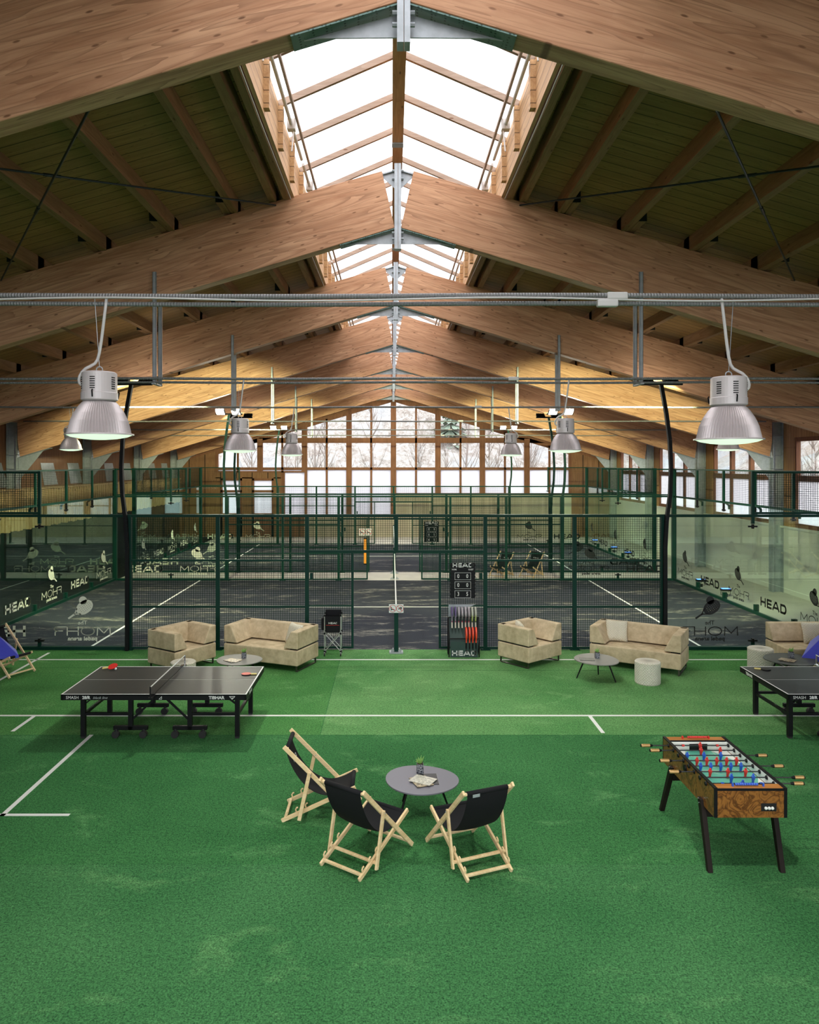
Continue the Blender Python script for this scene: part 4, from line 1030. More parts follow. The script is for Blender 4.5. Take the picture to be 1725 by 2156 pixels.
# ---- table tennis tables
def textxz(mb, geo, x, z, y, sx=1, sz=1, dirx=1):
    g = MB(); put2d(g, geo, 0, 0, sx, sz); mb.add([(x+a*dirx, y, z+c) for a, _, c in g.v], g.f)
G_SM, G_28, G_BL, G_TB = text_geo('SMASH', .062, 0), text_geo('28/R', .062, .0022), text_geo('black line', .052, 0, shear=.4), text_geo('TIBHAR', .064, .0022)
def make_tt():
    e = empty('table_tennis_table', (0,0,0)); L, D, H = 1.37, .7625, .76; bk = M['black']
    for s in (-1, 1):
        mb = MB(); mb.box(s*.006, s*L, -D, D, H-.025, H); mb.build('playing_surface', M['ttop'], e)
        mb = MB()
        for x0, x1, y0, y1 in ((s*(L-.02), s*L, -D, D), (s*.006, s*L, -D, -D+.02), (s*.006, s*L, D-.02, D), (s*.006, s*L, -.0015, .0015)): mb.box(x0, x1, y0, y1, H, H+.0012)
        mb.build('white_line', M['tape'], e)
        mb = MB()
        for x0, x1, y0, y1 in ((s*.01, s*L, -D, -D+.03), (s*.01, s*L, D-.03, D), (s*(L-.03), s*L, -D, D)): mb.box(x0, x1, y0, y1, H-.085, H-.004)
        mb.build('apron', bk, e)
        for y in (-D+.30, D-.10):
            pass
        for y in (-D+.33, D-.13):
            x = s*(L-.20)
            mb = MB(); mb.box(x-.033, x+.033, y-.033, y+.033, .03, H-.08); lg = mb.build('leg', bk, e)
            mb = MB(); mb.box(x-.03, x+.03, y-.03, y+.03, 0, .03); mb.build('levelling_foot', M['rubber'], lg)
            xi = s*.45
            mb = MB(); mb.box(xi-.033, xi+.033, y-.03, y+.03, .13, H-.08); mb.build('inner_post', bk, e)
            mb = MB(); mb.box(x, xi, y-.02, y+.02, .345, .385); mb.build('stretcher', bk, e)
            mb = MB(); mb.bar((x, y, .50), (x-s*.24, y, H-.08), .03, .02); mb.build('brace', bk, e)
            mb = MB(); mb.bar((xi, y, .26), (s*.02, y, H-.10), .022, .03); mb.build('brace', M['steel'] if y > 0 else bk, e)
            mb = MB(); mb.box(xi-.26, xi+.26, y-.03, y+.03, .125, .185); ft = mb.build('trolley_foot', bk, e, bevel=.006)
            for q in (-.21, .21):
                mb = MB(); mb.tube([(xi+q-.02, y-.012-.02, .055), (xi+q-.02, y+.012+.02, .055)], .055, 16); mb.tube([(xi+q+.0, y-.02, .11), (xi+q-.01, y-.02, .14)], .02, 8)
                mb.build('caster', M['rubber'], ft)
        mb = MB(); x = s*(L-.20); mb.box(x-.02, x+.02, -D+.33, D-.13, .33, .37); mb.build('cross_rail', bk, e)
    # net
    mb = MB(); n = 60
    nb = empty('net', (0,0,0)); W[nb] = Matrix.Identity(4); nb.parent = e
    for k in range(2*n+1):
        y = -D-.15+(2*D+.3)*k/(2*n); mb.add([(0,y-.0012,H+.004),(0,y+.0012,H+.004),(0,y+.0012,H+.15),(0,y-.0012,H+.15)], [(0,1,2,3)])
    for k in range(12):
        z = H+.006+.0125*k; mb.add([(0,-D-.15,z-.0012),(0,D+.15,z-.0012),(0,D+.15,z+.0012),(0,-D-.15,z+.0012)], [(0,1,2,3)])
    mb.build('net_mesh', M['black'], nb)
    mb = MB(); mb.box(-.004, .004, -D-.15, D+.15, H+.143, H+.157); mb.build('white_tape', M['tape'], nb)
    for s in (-1, 1):
        mb = MB(); mb.box(-.009, .009, s*(D+.15)-.008, s*(D+.15)+.008, H-.02, H+.158); mb.box(-.03, .03, s*(D-.02), s*(D+.16), H-.03, H-.004); mb.box(-.025, .025, s*(D-.05), s*(D+.04), H+.001, H+.02)
        mb.tube([(0, s*(D+.06), H-.03), (0, s*(D+.06), H-.10)], .01, 8); mb.build('net_post', M['chrome' if s > 0 else 'black'], nb)
    for y, d in ((-D-.0015, 1),):
        mb = MB(); textxz(mb, G_SM, -1.20, H-.048, y); textxz(mb, G_28, -.995, H-.048, y); textxz(mb, G_TB, .93, H-.05, y, 1.05)
        g = strokes([[(1.12,H-.03),(1.16,H-.072),(1.20,H-.03),(1.12,H-.03)], [(1.16,H-.072),(1.16,H-.045)]], .008); mb.add([(a, y, b) for a, b in g[0]], g[1])
        g = strokes([[(.08,H-.07),(.12,H-.03),(.12,H-.07),(.08,H-.07)]], .006); mb.add([(a, y, b) for a, b in g[0]], g[1])
        mb.build('lettering', M['tape'], e)
        mb = MB(); textxz(mb, G_BL, -.79, H-.05, y, 1.1); mb.build('grey_lettering', M['silver'], e)
    for s in (-1, 1):
        mb = MB(); g = MB(); put2d(g, G_TB, 0, 0, 1.05, 1); mb.add([(s*(L+.0015), -.44+a*s if s > 0 else .44-a, H-.05+c) for a, _, c in g.v], g.f)
        mb.build('lettering', M['tape'], e)
    return e
tt = make_tt(); tt.location = (-3.615, 11.815, 0); tag(tt, 'black table tennis table with net at the left, with red paddles on it', 'table tennis table', 'table tennis tables')
dup(tt, (7.12, 11.815, 0), 0, 'black table tennis table cut off by the right edge of the photo')
def paddle(x, y, z, rz, tilt, m, label, hm='chairwood', tx=0):
    Mx = Matrix.Translation((x,y,z)) @ Matrix.Rotation(rz, 4, 'Z') @ Matrix.Rotation(tilt, 4, 'Y') @ Matrix.Rotation(tx, 4, 'X')
    e = empty('table_tennis_paddle', (x,y,z), rz, label, 'paddle', 'table tennis paddles', 'thing'); W[e] = Matrix.Translation((x,y,z)) @ Matrix.Rotation(rz, 4, 'Z')
    pr = [(.079*math.cos(2*PI*k/24)-.0, .075*math.sin(2*PI*k/24)) for k in range(24)]
    mb = MB(); mb.T = Mx; mb.prism(pr, .005, .011, 'z'); mb.build('blade', M['black'], e)
    mb = MB(); mb.T = Mx; mb.prism(pr, .011, .0135, 'z'); mb.build('rubber', M[m], e)
    mb = MB(); mb.T = Mx; mb.bar((.07, 0, .008), (.17, 0, .010), .028, .022); mb.build('handle', M[hm], e, bevel=.005)
M['pinkrub'] = mat('faded red rubber', (.62,.16,.13), .6); M['yellowgrip'] = mat('yellow grip', (.75,.62,.22), .5)
paddle(-4.72, 12.41, .800, PI+.1, R(10), 'redplastic', 'bright red paddle at the far corner of the left table, resting on a ball', 'yellowgrip', R(-22))
mb = MB(); mb.sphere((-4.66, 12.37, .781), .02, 14); tag(mb.build('table_tennis_ball', M['white'], None, Matrix.Translation((-4.69,12.38,.78)), smooth=True), 'white ball under the bright red paddle on the left table', 'ball', None, 'thing')
paddle(-2.45, 12.10, .762, -.05, 0, 'pinkrub', 'faded red table tennis paddle lying flat at the right end of the left table', 'yellowgrip')
paddle(6.08, 12.38, .762, PI-.25, 0, 'black', 'black table tennis paddle with yellow handle on the right table', 'yellowgrip')

# ---- table football
def make_foos():
    X0, X1, Y0, Y1, ZB, ZT = 3.15, 3.88, 7.54, 8.97, .60, .90
    e = empty('football_table', ((X0+X1)/2, (Y0+Y1)/2, 0), 0, 'walnut burl table football game with red and blue players on the turf at the right', 'table football', None, 'thing')
    for x0, x1 in ((X0, X0+.028), (X1-.028, X1)):
        mb = MB(); mb.box(x0, x1, Y0, Y1, ZB, ZT-.012); mb.build('side_panel', M['burl'], e)
        mb = MB(); mb.box(x0-.003, x1+.003, Y0-.003, Y1+.003, ZT-.012, ZT); mb.box(x0-.002, x1+.002, Y0-.004, Y0+.01, ZB, ZT-.01); mb.box(x0-.002, x1+.002, Y1-.01, Y1+.004, ZB, ZT-.01); mb.build('edge_trim', M['black'], e)
        xi = X0+.029 if x0 == X0 else X1-.029
        mb = MB(); mb.box(xi-.001, xi+.001, Y0+.12, Y1-.12, .79, ZT-.002); mb.build('inner_lining', M['white'], e)
    for y0, y1, nm in ((Y0, Y0+.025, 0), (Y1-.025, Y1, 1)):
        mb = MB(); mb.box(X0+.028, X1-.028, y0, y1, ZB, ZT-.02); mb.build('end_panel', M['burl'], e)
    for y0, y1 in ((Y0+.0, Y0+.115), (Y1-.115, Y1-.0)):
        mb = MB(); mb.box(X0+.029, X1-.029, y0, y1, ZT-.026, ZT-.008); mb.build('end_shelf', M['burl2'], e)
    mb = MB(); mb.box(X0+.029, X1-.029, Y0-.002, Y0+.004, ZT-.03, ZT-.006); mb.box(X0+.029, X1-.029, Y1-.125, Y1-.112, ZT-.028, ZT-.006); mb.build('edge_strip', M['black'], e)
    mb = MB(); mb.box(X0+.028, X1-.028, Y0+.02, Y1-.02, .765, .78); mb.build('playfield', M['play'], e)
    mb = MB()
    for s in (-1, 1):
        for t in (-1, 1):
            cx = X0+.03 if t < 0 else X1-.03; cy = (Y0+Y1)/2+s*.60
            mb.prism([(cx, cy), (cx-t*.20, cy), (cx, cy-s*.42)][::(s*t)], .780, .7815, 'z')
    mb.box(X0+.03, X1-.03, Y1-.14, Y1-.118, .78, ZT-.02); mb.box(X0+.03, X1-.03, Y0+.118, Y0+.13, .78, ZT-.02)
    mb.build('white_field_corner', M['white'], e)
    mb = MB(); mc = ((X0+X1)/2, (Y0+Y1)/2)
    g = strokes([arc(mc[0], mc[1], .10, .10, 0, 360, 24), [(X0+.05, mc[1]), (X1-.05, mc[1])], [(mc[0]-.15, Y1-.15), (mc[0]-.15, Y1-.32), (mc[0]+.15, Y1-.32), (mc[0]+.15, Y1-.15)], [(mc[0]-.15, Y0+.15), (mc[0]-.15, Y0+.32), (mc[0]+.15, Y0+.32), (mc[0]+.15, Y0+.15)]], .006)
    mb.add([(a, b, .7808) for a, b in g[0]], g[1]); mb.build('field_line', M['cream'], e)
    mb = MB(); mb.box(mc[0]-.105, mc[0]+.105, Y1-.145, Y1-.138, .782, .86); mb.build('goal', M['blackgap'], e)
    mb = MB(); mb.box(X1-.26, X1-.105, Y0-.003, Y0+.001, ZB+.065, ZB+.145); bt = mb.build('ball_return', M['blackgap'], e, bevel=.012)
    for k in range(3): mb = MB(); mb.sphere((X1-.215+.033*k, Y0-.008, ZB+.098), .0165, 12); mb.build('ball', M['white'], bt, smooth=True)
    # rods
    red, blue = 'redplastic', 'blueplastic'
    rods = [(1, red, [0]), (1, red, [-.12, .10]), (-1, blue, [-.19, 0, .19]), (1, red, [-.22,-.11,0,.11,.22]), (-1, blue, [-.22,-.11,0,.11,.22]), (1, red, [-.19,0,.19]), (-1, blue, [-.12,.11]), (-1, blue, [0])]
    sh = [.0, .07, -.08, .0, -.02, -.01, .08, .01]
    for k, (side, m, fx) in enumerate(rods):
        y = Y1-.195-.149*k; z = .862; xs = sh[k]
        hx = X0-.225+(.0,.055,.0,.06,.0,.05,0,0)[k] if side > 0 else X1+(0,0,.165,0,.195,0,.26,.17)[k]
        ho = -1 if side > 0 else 1
        mb = MB(); mb.tube([(hx, y, z), (X1+.015 if side > 0 else X0-.015, y, z)], .0075, 8); rd = mb.build('rod', M['rodsteel'], e)
        mb = MB(); mb.tube([(hx+ho*.10, y, z), (hx+ho*.09, y, z), (hx, y, z)], [.014,.019,.018], 10); mb.build('grip', M['brass'], rd)
        mb = MB(); mb.tube([(hx+ho*.107, y, z), (hx+ho*.10, y, z)], .017, 10); mb.tube([(hx, y, z), (hx-ho*.03, y, z)], [.019, .012], 10); mb.build('grip_collar', M['black'], rd)
        for bx, o in ((X0-.004, -1), (X0+.033, 1), (X1-.033, -1), (X1+.004, 1)):
            mb = MB(); mb.tube([(bx, y, z), (bx+o*.012, y, z)], [.024, .018], 14); mb.build('bushing', M['black'] if 1 else 0, rd)
        for f in fx:
            x = mc[0]+f+xs; mb = MB(); t = R(8)
            mb.T = Matrix.Translation((x, y, z)) @ Matrix.Rotation(t, 4, 'X')
            for z0, z1, a0, a1, b0, b1 in ((-.066,-.055,.012,.013,.010,.009), (-.055,-.02,.010,.014,.006,.008), (-.02,.012,.014,.021,.010,.011), (.012,.022,.021,.010,.011,.008)):
                mb.add([(-a0,-b0,z0),(a0,-b0,z0),(a0,b0,z0),(-a0,b0,z0),(-a1,-b1,z1),(a1,-b1,z1),(a1,b1,z1),(-a1,b1,z1)], [(3,2,1,0),(4,5,6,7),(0,1,5,4),(1,2,6,5),(2,3,7,6),(3,0,4,7)])
            mb.sphere((0,0,.031), .0125, 10); mb.build('player', M[m], rd, bevel=.002)
        if len(fx) == 1:
            for q in (-.2, .2):
                mb = MB(); mb.tube([(mc[0]+q-.014, y, z), (mc[0]+q+.014, y, z)], .013, 10); mb.build('bumper', M[m], rd)
    for y, m in ((Y1-.06, red), (Y0+.06, blue)):
        s = 1 if m == red else 1
        mb = MB(); x0 = mc[0]-.06
        mb.tube([(mc[0]-.155, y, ZT+.012), (mc[0]+.155, y, ZT+.012)], .004, 6); r = mb.build('score_rod', M['black'], e)
        for k in range(10):
            x = (mc[0]-.085+.0235*k) if m == red else (mc[0]-.12+.0235*k)
            mb = MB(); mb.tube([(x-.011, y, ZT+.012), (x, y, ZT+.012), (x+.011, y, ZT+.012)], [.011,.0145,.011], 10); mb.build('score_bead', M[m], r)
        for q in (-.155, .155): mb = MB(); mb.box(mc[0]+q-.008, mc[0]+q+.008, y-.012, y+.012, ZT-.01, ZT+.024); mb.build('score_bracket', M[m], r)
    for x0, x1, sx in ((X0-.03, X0+.022, -1), (X1-.022, X1+.03, 1)):
        for yt, yb in ((Y0+.31, Y0+.10), (Y1-.31, Y1+.03)):
            mb = MB(); w = .042
            mb.prism([(yt-w, .66), (yt+w, .66), (yb+w*.62, 0), (yb-w*.62, 0)][::-1], x0, x1, 'x'); mb.build('leg', M['darkleg'], e, bevel=.004)
            for q in (-.018, .018): mb = MB(); mb.tube([(x0 if sx < 0 else x1, yt+q*.6, .635+q), ((x0-.01) if sx < 0 else (x1+.01), yt+q*.6, .635+q)], .008, 8); mb.build('bolt', M['chrome'], e)
    for yt in (Y0+.27, Y1-.27):
        mb = MB(); mb.box(X0+.012, X1-.012, yt-.02, yt+.02, .49, .57); mb.build('crossbar', M['darkleg'], e)
    mb = MB(); mb.tube([(X0-.001, (Y0+Y1)/2+.02, .80), (X0-.02, (Y0+Y1)/2+.02, .80)], .035, 14); mb.build('ball_chute', M['black'], e)
M['burl2'] = wood('warm walnut shelf', (.52,.22,.06), (.36,.13,.03), (.14,.05,.01), 'x', .2, .3)
M['darkleg'] = mat('dark stained leg', (.016,.011,.009), .6, spec=.15); M['rodsteel'] = mat('dark polished rod', (.12,.12,.13), .25, .8)
make_foos()

# ---- ball cart
e = empty('ball_cart', (-1.38, 16.33, 0), 0, 'folding ball cart with black bag and crossed silver legs beside the gateway', 'ball cart', None, 'thing')
x0, x1, ya, yb = -1.555, -1.205, 16.22, 16.50
mb = MB(); mb.add([(x0+.03,ya+.01,.50),(x1-.03,ya+.01,.50),(x1-.03,yb,.50),(x0+.03,yb,.50),(x0,ya,.86),(x1,ya,.86),(x1,yb,.86),(x0,yb,.86)], [(0,3,2,1),(0,1,5,4),(1,2,6,5),(2,3,7,6),(3,0,4,7)]); bag = mb.build('bag', M['canvas'], e, bevel=.015)
mb = MB(); mb.box(x0, x1, yb-.02, yb+.02, .80, .955); mb.build('lid_flap', M['canvas'], e, bevel=.01)
mb = MB(); mb.prism([(ya+.02,.56),(yb-.02,.52),(yb,.80),(ya+.02,.82)][::-1], x0-.075, x0-.004, 'x'); mb.build('side_pocket', M['canvas'], e, bevel=.02)
mb = MB(); textxz(mb, G_HEAD, -1.37, .715, ya-.004, .2, .2); mb.build('name_print', M['tape'], bag)
mb = MB(); mb.box(x0+.03, x1-.03, ya-.004, ya-.001, .667, .673); mb.build('red_stripe', M['redplastic'], bag)
for x in (x0, x1):
    for y in (ya, yb):
        mb = MB(); mb.tube([(x, y, .07), (x, y, .88)], .011, 8); mb.build('upright', M['silver'], e)
        mb = MB(); mb.box(x-.02, x+.02, y-.02, y+.02, .86, .90); mb.box(x-.018, x+.018, y-.018, y+.018, .47, .51); mb.box(x-.018, x+.018, y-.018, y+.018, .09, .12); mb.build('joint', M['black'], e)
        mb = MB(); mb.tube([(x-.012, y, .033), (x+.012, y, .033)], .033, 14); mb.build('caster_wheel', M['rubber'], e)
        mb = MB(); mb.bar((x, y, .035), (x, y+.02, .085), .034, .012); mb.build('caster_fork', M['chrome'], e)
for y in (ya, yb):
    for a, b in ((x0, x1), (x1, x0)): mb = MB(); mb.tube([(a, y, .10), (b, y, .49)], .008, 8); mb.build('cross_leg', M['silver'], e)
for x in (x0, x1):
    for a, b in ((ya, yb), (yb, ya)): mb = MB(); mb.tube([(x, a, .10), (x, b, .49)], .008, 8); mb.build('cross_leg', M['silver'], e)

# ---- racket display
X, Y = 1.46, 16.28
e = empty('racket_display', (X, Y, 0), 0, 'black display stand with a dark green base panel left of the right armchair', 'display stand', None, 'thing')
M['dkgreen'] = mat('dark green board', (.016,.045,.038), .5)
mb = MB(); mb.box(X-.295, X+.295, Y-.16, Y-.14, .0, .335); p = mb.build('base_panel', M['dkgreen'], e)
mb = MB(); textxz(mb, G_HEAD, X, .09, Y-.163, .53, .56); mb.build('name_print', M['tape'], p)
mb = MB(); mb.add([(X-.30,Y-.14,.335),(X+.30,Y-.14,.335),(X+.30,Y+.16,.78),(X-.30,Y+.16,.78),(X-.30,Y-.12,.335),(X+.30,Y-.12,.335),(X+.30,Y+.18,.78),(X-.30,Y+.18,.78)], [(0,1,2,3),(7,6,5,4),(0,4,5,1),(2,6,7,3)]); mb.build('back_panel', M['dkgreen'], e)
mb = MB(); mb.add([(X-.31,Y+.17,.72),(X+.0,Y+.17,.72),(X+.10,Y+.17,1.0),(X+.28,Y+.17,1.075),(X-.31,Y+.17,1.075),(X-.31,Y+.18,.72),(X+.0,Y+.18,.72),(X+.10,Y+.18,1.0),(X+.28,Y+.18,1.075),(X-.31,Y+.18,1.075)], [(0,1,2,3,4),(9,8,7,6,5),(3,8,9,4),(0,5,6,1)]); mb.build('header_board', M['steel'], e)
for s in (-1, 1):
    x = X+s*.325
    for p_, q_ in (((x, Y-.17, .40), (x, Y-.02, .83)), ((x, Y-.17, .40), (x, Y+.1, .0)), ((x, Y-.02, .83), (x, Y+.19, .78)), ((x, Y+.19, .78), (x, Y+.19, 0)), ((x, Y-.17, .40), (x, Y-.15, 0))):
        mb = MB(); mb.bar(p_, q_, .022, .022); mb.build('frame_bar', M['black'], e)
for (y, z) in ((Y-.17, .40), (Y-.02, .83), (Y+.19, .78)):
    mb = MB(); mb.bar((X-.335, y, z), (X+.335, y, z), .022, .022); mb.build('frame_bar', M['black'], e)
def racket_m(name, a, b, c):
    m = mat(name, a, .35); t = NT(m); x = t.sep(t.coord()); n = t.noise(t.coord((1,1,1)), 9, 2)
    t.base(t.ramp(t.math('ADD', t.math('MULTIPLY', x[2], 2.2), t.math('MULTIPLY', n, .6)), [(.18, a), (.30, b), (.52, c)])); return m
M['rk_purple'] = racket_m('purple and white frame', (.38,.05,.16), (.35,.32,.38), (.10,.06,.18))
M['rk_dark'] = racket_m('black and pink frame', (.45,.06,.12), (.03,.04,.05), (.42,.36,.40))
M['rk_lime'] = racket_m('black and lime frame', (.05,.05,.05), (.45,.55,.10), (.5,.5,.42))
M['rk_red'] = mat('red orange frame', (.85,.075,.03), .35); M['grip_white'] = mat('white grip', (.62,.56,.48), .7)
def make_racket(m, grip):
    e = empty('padel_racket', (0,0,0))      # hangs edge on: head up, handle down; head plane is y-z
    pr = []
    for k in range(20):
        a = 2*PI*k/20; pr.append((.125*math.cos(a), .13+.135*math.sin(a)))
    mb = MB(); mb.prism(pr, -.018, .018, 'x'); mb.build('head', M[m], e, bevel=.006)
    mb = MB(); mb.prism([(-.07,.04),(.07,.04),(.016,-.07),(-.016,-.07)], -.012, .012, 'x'); mb.build('throat', M[m], e)
    mb = MB(); mb.tube([(0,0,-.06), (0,0,-.19)], .016, 8); mb.build('grip', M[grip], e)
    mb = MB(); mb.tube([(.006,-.005,-.19), (.015,-.008,-.25), (0,-.008,-.31), (-.012,-.008,-.25), (-.004,-.005,-.19)], .003, 5); mb.build('wrist_cord', M['black'], e)
    return e
POSN = ['first', 'second', 'third', 'fourth', 'fifth', 'sixth', 'seventh', 'eighth']
protos = {}
for k in range(8):
    key = ('rk_purple' if k < 2 else 'rk_dark' if k < 6 else 'rk_lime')
    lb = '%s padel racket in the upper row, %s from the left' % ({'rk_purple': 'purple rimmed', 'rk_dark': 'black and pink', 'rk_lime': 'black and lime'}[key], POSN[k])
    x = X-.25+.073*k
    if key not in protos: o = protos[key] = make_racket(key, 'grip_white'); o.location = (x, Y-.0, .79); tag(o, lb, 'padel racket', 'rackets in the display')
    else: o = dup(protos[key], (x, Y-.0, .79), 0, lb)
    o.rotation_euler = (R(-12), 0, 0)
for k in range(4):
    lb = 'red orange padel racket in the lower row, %s from the left' % POSN[k]; x = X+.045+.07*k
    if k == 0: o = pr_ = make_racket('rk_red', 'black'); o.location = (x, Y-.15, .38); tag(o, lb, 'padel racket', 'rackets in the display')
    else: o = dup(pr_, (x, Y-.15, .38), 0, lb)
    o.rotation_euler = (R(-8), 0, 0)
# ================================================================== OUTSIDE
m = M['hill'] = mat('bare winter hillside', (.3,.26,.22), .95, spec=0); t = NT(m)
n1 = t.noise(t.coord((1,1,.16)), 1.5, 6, .7, .6); n2 = t.noise(t.coord((3.2,3.2,.35)), 2.4, 5, .75, .3); n3 = t.noise(t.coord(), .13, 3)
col = t.ramp(t.math('ADD', t.math('MULTIPLY', n1, .5), t.math('MULTIPLY', n2, .5)), [(.36, (.065,.055,.05)), (.47, (.17,.145,.125)), (.58, (.25,.235,.225))])
col = t.mix(t.ramp(n3, [(.5, (0,0,0)), (.62, (.8,.8,.8))]), col, (.20,.215,.23)); t.base(col)
random.seed(11)
mb = MB(); n = 40; prof = [(46,-.3),(50,.2),(56,3.0),(64,8.5),(74,14),(90,22),(115,30)]
vs = []
for i in range(n+1):
    x = -60+120*i/n
    for (y, z) in prof: vs.append((x, y+1.5*math.sin(x*.13), z+(.5*math.sin(x*.21)+.4*math.sin(x*.07+1))*(z > 1)*1.5))
k = len(prof); mb.add(vs, [(i*k+j, (i+1)*k+j, (i+1)*k+j+1, i*k+j+1) for i in range(n) for j in range(k-1)])
struct(mb.build('hillside', M['hill'], smooth=True))
mb = MB(); vs = []; prof = [(13.2,-.3),(17,.3),(23,3.2),(32,8),(48,16),(70,24)]
for i in range(31):
    y = -30+90*i/30
    for (x, z) in prof: vs.append((x+.8*math.sin(y*.2), y, z+.6*math.sin(y*.17)*(z > 1)))
k = len(prof); mb.add(vs, [(i*k+j, i*k+j+1, (i+1)*k+j+1, (i+1)*k+j) for i in range(30) for j in range(k-1)])
struct(mb.build('hillside', M['hill'], smooth=True))
M['bark'] = mat('grey brown bark', (.24,.20,.18), .9); M['needle'] = mat('dull green needles', (.16,.20,.15), .9)
def bare_tree(h, seed):
    random.seed(seed); e = empty('bare_tree', (0,0,0)); mb = MB()
    mb.tube([(0,0,-.3),(.03*h*.3,0,h*.35),(0,.02*h,h*.7),(.02*h,0,h)], [.012*h,.009*h,.006*h,.001*h], 6); mb.build('trunk', M['bark'], e)
    mb = MB()
    for q in range(26):
        z = h*(.2+.75*random.random()); a = random.random()*6.28; L = h*.28*(1.1-z/h)+.25
        p = Vector((0,0,z)); d = Vector((math.cos(a)*.55, math.sin(a)*.55, .9)).normalized(); mid = p+d*L*.6; end = mid+(d+Vector((0,0,.5))).normalized()*L*.5
        mb.tube([p, mid, end], [.004*h,.0025*h,.0006*h], 4, cap=False)
        for w in range(3):
            d2 = (d+Vector((random.uniform(-.7,.7), random.uniform(-.7,.7), random.uniform(-.1,.6)))).normalized(); b = p.lerp(mid, random.uniform(.3,1)); mb.tube([b, b+d2*L*.35], [.002*h,.0005*h], 3, cap=False)
    mb.build('bare_branches', M['bark'], e); return e
bt = [bare_tree(7.5, 3), bare_tree(6.0, 5), bare_tree(9.0, 8)]
spots = [(-9.3,49),(-6.1,47.5),(-5.2,50.5),(-4.4,48),(-3.2,52),(-1.4,49.5),(1.8,51),(3.4,48.5),(4.9,50),(6.0,47.5),(7.0,49.5),(8.6,48),(9.4,51),(-7.6,53)]
TL = ['left end', 'between second and third window posts', 'left part', 'left of middle', 'left of middle, farther up', 'just left of the ridge line', 'right of the ridge line', 'right of middle, low', 'right part', 'right part, close to the glass',
      'right part, farther back', 'near the right end', 'right end', 'far up at left']
for i, (x, y) in enumerate(spots):
    o = bt[i] if i < 3 else copy_tree(bt[i % 3]); o.location = (x, y, 0 if y < 50 else .6); o.rotation_euler = (0,0,i*1.3)
    tag(o, 'leafless tree on the hillside seen through the gable windows, ' + TL[i], 'tree', 'bare trees outside', 'thing')
for i, (x, y) in enumerate(((16.5, 21.5), (17.5, 24.5), (16, 28.5), (18, 33), (16.5, 37.5))):
    o = copy_tree(bt[i % 3]); o.location = (x, y, 0); o.rotation_euler = (0,0,i); o.scale = (.7,.7,.6)
    tag(o, 'leafless tree outside the right wall, seen through the %s side window from the camera' % ['first', 'second', 'third', 'fourth', 'fifth'][i], 'tree', 'bare trees outside', 'thing')
e = empty('conifer', (4.6, 60, 5.0), 0, 'pale green conifer on the hillside behind the upper gable windows, right of the ridge', 'tree', None, 'thing')
mb = MB(); mb.tube([(4.6,60,4.0),(4.6,60,12)], [.14,.02], 6); mb.build('trunk', M['bark'], e)
mb = MB()
for k in range(13):
    z = 5.2+.5*k; r = 2.0*(1-k/13.5)
    for q in range(14):
        a = q*.449+k; c, s = math.cos(a), math.sin(a); r2 = r*(.8+.2*math.sin(q*5+k))
        mb.add([(4.6,60,z+.25),(4.6+r2*c-.22*s,60+r2*s+.22*c,z-.25),(4.6+r2*1.1*c,60+r2*1.1*s,z-.38),(4.6+r2*c+.22*s,60+r2*s-.22*c,z-.25)], [(0,1,2,3)])
mb.build('needles', M['needle'], e)
e = empty('church_spire', (-11.2, 52, 0), 0, 'grey pointed spire seen through the leftmost gable window', 'spire', None, 'thing')
mb = MB(); mb.prism([(-11.9,51.4),(-10.6,51.4),(-10.6,52.6),(-11.9,52.6)], 0, 3.7, 'z'); mb.build('tower', M['wallwhite'], e)
mb = MB(); mb.add([(-12.0,51.3,3.7),(-10.5,51.3,3.7),(-10.5,52.7,3.7),(-12.0,52.7,3.7),(-11.25,52,6.6)], [(0,1,4),(1,2,4),(2,3,4),(3,0,4)]); mb.build('spire_roof', M['steel'], e)
mb = MB(); mb.add([(-90,-60,-.35),(90,-60,-.35),(90,120,-.35),(-90,120,-.35)], [(0,1,2,3)]); struct(mb.build('ground', M['hill']))

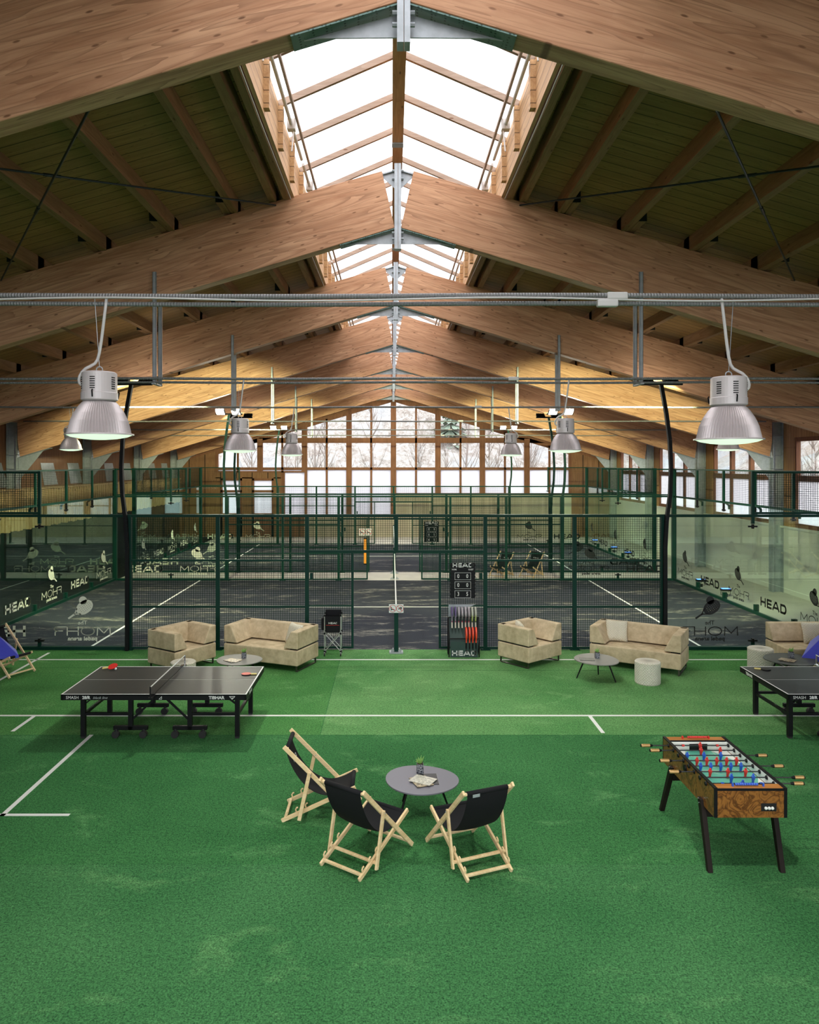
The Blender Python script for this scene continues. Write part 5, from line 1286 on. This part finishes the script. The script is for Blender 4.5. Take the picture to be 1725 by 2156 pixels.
# ================================================================== LIGHT AND CAMERA
SKY = 7.0
w = bpy.data.worlds.new('overcast'); bpy.context.scene.world = w; w.use_nodes = True
w.node_tree.nodes['Background'].inputs[0].default_value = (.95, .965, 1, 1); w.node_tree.nodes['Background'].inputs[1].default_value = SKY
def portal(loc, rot, sx, sy):
    L = bpy.data.lights.new('daylight_opening', 'AREA'); L.shape = 'RECTANGLE'; L.size = sx; L.size_y = sy; L.cycles.is_portal = True
    o = bpy.data.objects.new('daylight_opening', L); C.objects.link(o); o.location = loc; o.rotation_euler = rot
portal((0, (YB+YF)/2-.2, 10.1), (0,0,0), 3.5, YF-YB-.4)
portal((0, YB-.25, 3.9), (R(90),0,0), 23, 5.6)
portal((XW+.35, 17, 3.6), (0, R(90), 0), 3.0, 52)
portal((0, YF+.3, 4.2), (R(-90),0,0), 21, 7.4)
LAMP = 70
for (x, y, z) in ((-2.52,6.2,4.465),(2.69,6.2,4.425),(-2.57,12.2,4.445),(2.73,12.2,4.445),(-2.53,18.2,4.45),(2.80,18.2,4.45),(-7.90,18.2,4.58),(8.08,18.2,4.58)):
    L = bpy.data.lights.new('lamp_light', 'SPOT'); L.energy = LAMP*4; L.color = (.95,1,.84); L.spot_size = R(150); L.spot_blend = .9; L.shadow_soft_size = .03
    o = bpy.data.objects.new('lamp_light', L); C.objects.link(o); o.location = (x, y, z-.14)
cam = bpy.data.cameras.new('camera'); co = bpy.data.objects.new('camera', cam); C.objects.link(co)
cam.sensor_fit = 'HORIZONTAL'; cam.sensor_width = 36; cam.lens = 1577/1725*36
cam.shift_x = (862.5-825)/1725; cam.shift_y = -(1078-977)/1725
cam.clip_start = .05; cam.clip_end = 400
co.location = (-.1, 0, 4.16); co.rotation_euler = (R(90), 0, 0)
sc = bpy.context.scene; sc.camera = co
sc.view_settings.view_transform = 'Standard'; sc.view_settings.look = 'None'; sc.view_settings.gamma = 1; sc.view_settings.exposure = 0; sc.view_settings.use_curve_mapping = False
cy = sc.cycles
cy.use_adaptive_sampling = True; cy.adaptive_threshold = .015
cy.max_bounces = 8; cy.diffuse_bounces = 4; cy.glossy_bounces = 3; cy.transparent_max_bounces = 24; cy.transmission_bounces = 4
cy.sample_clamp_indirect = 6; cy.use_denoising = True; cy.caustics_reflective = False; cy.caustics_refractive = False
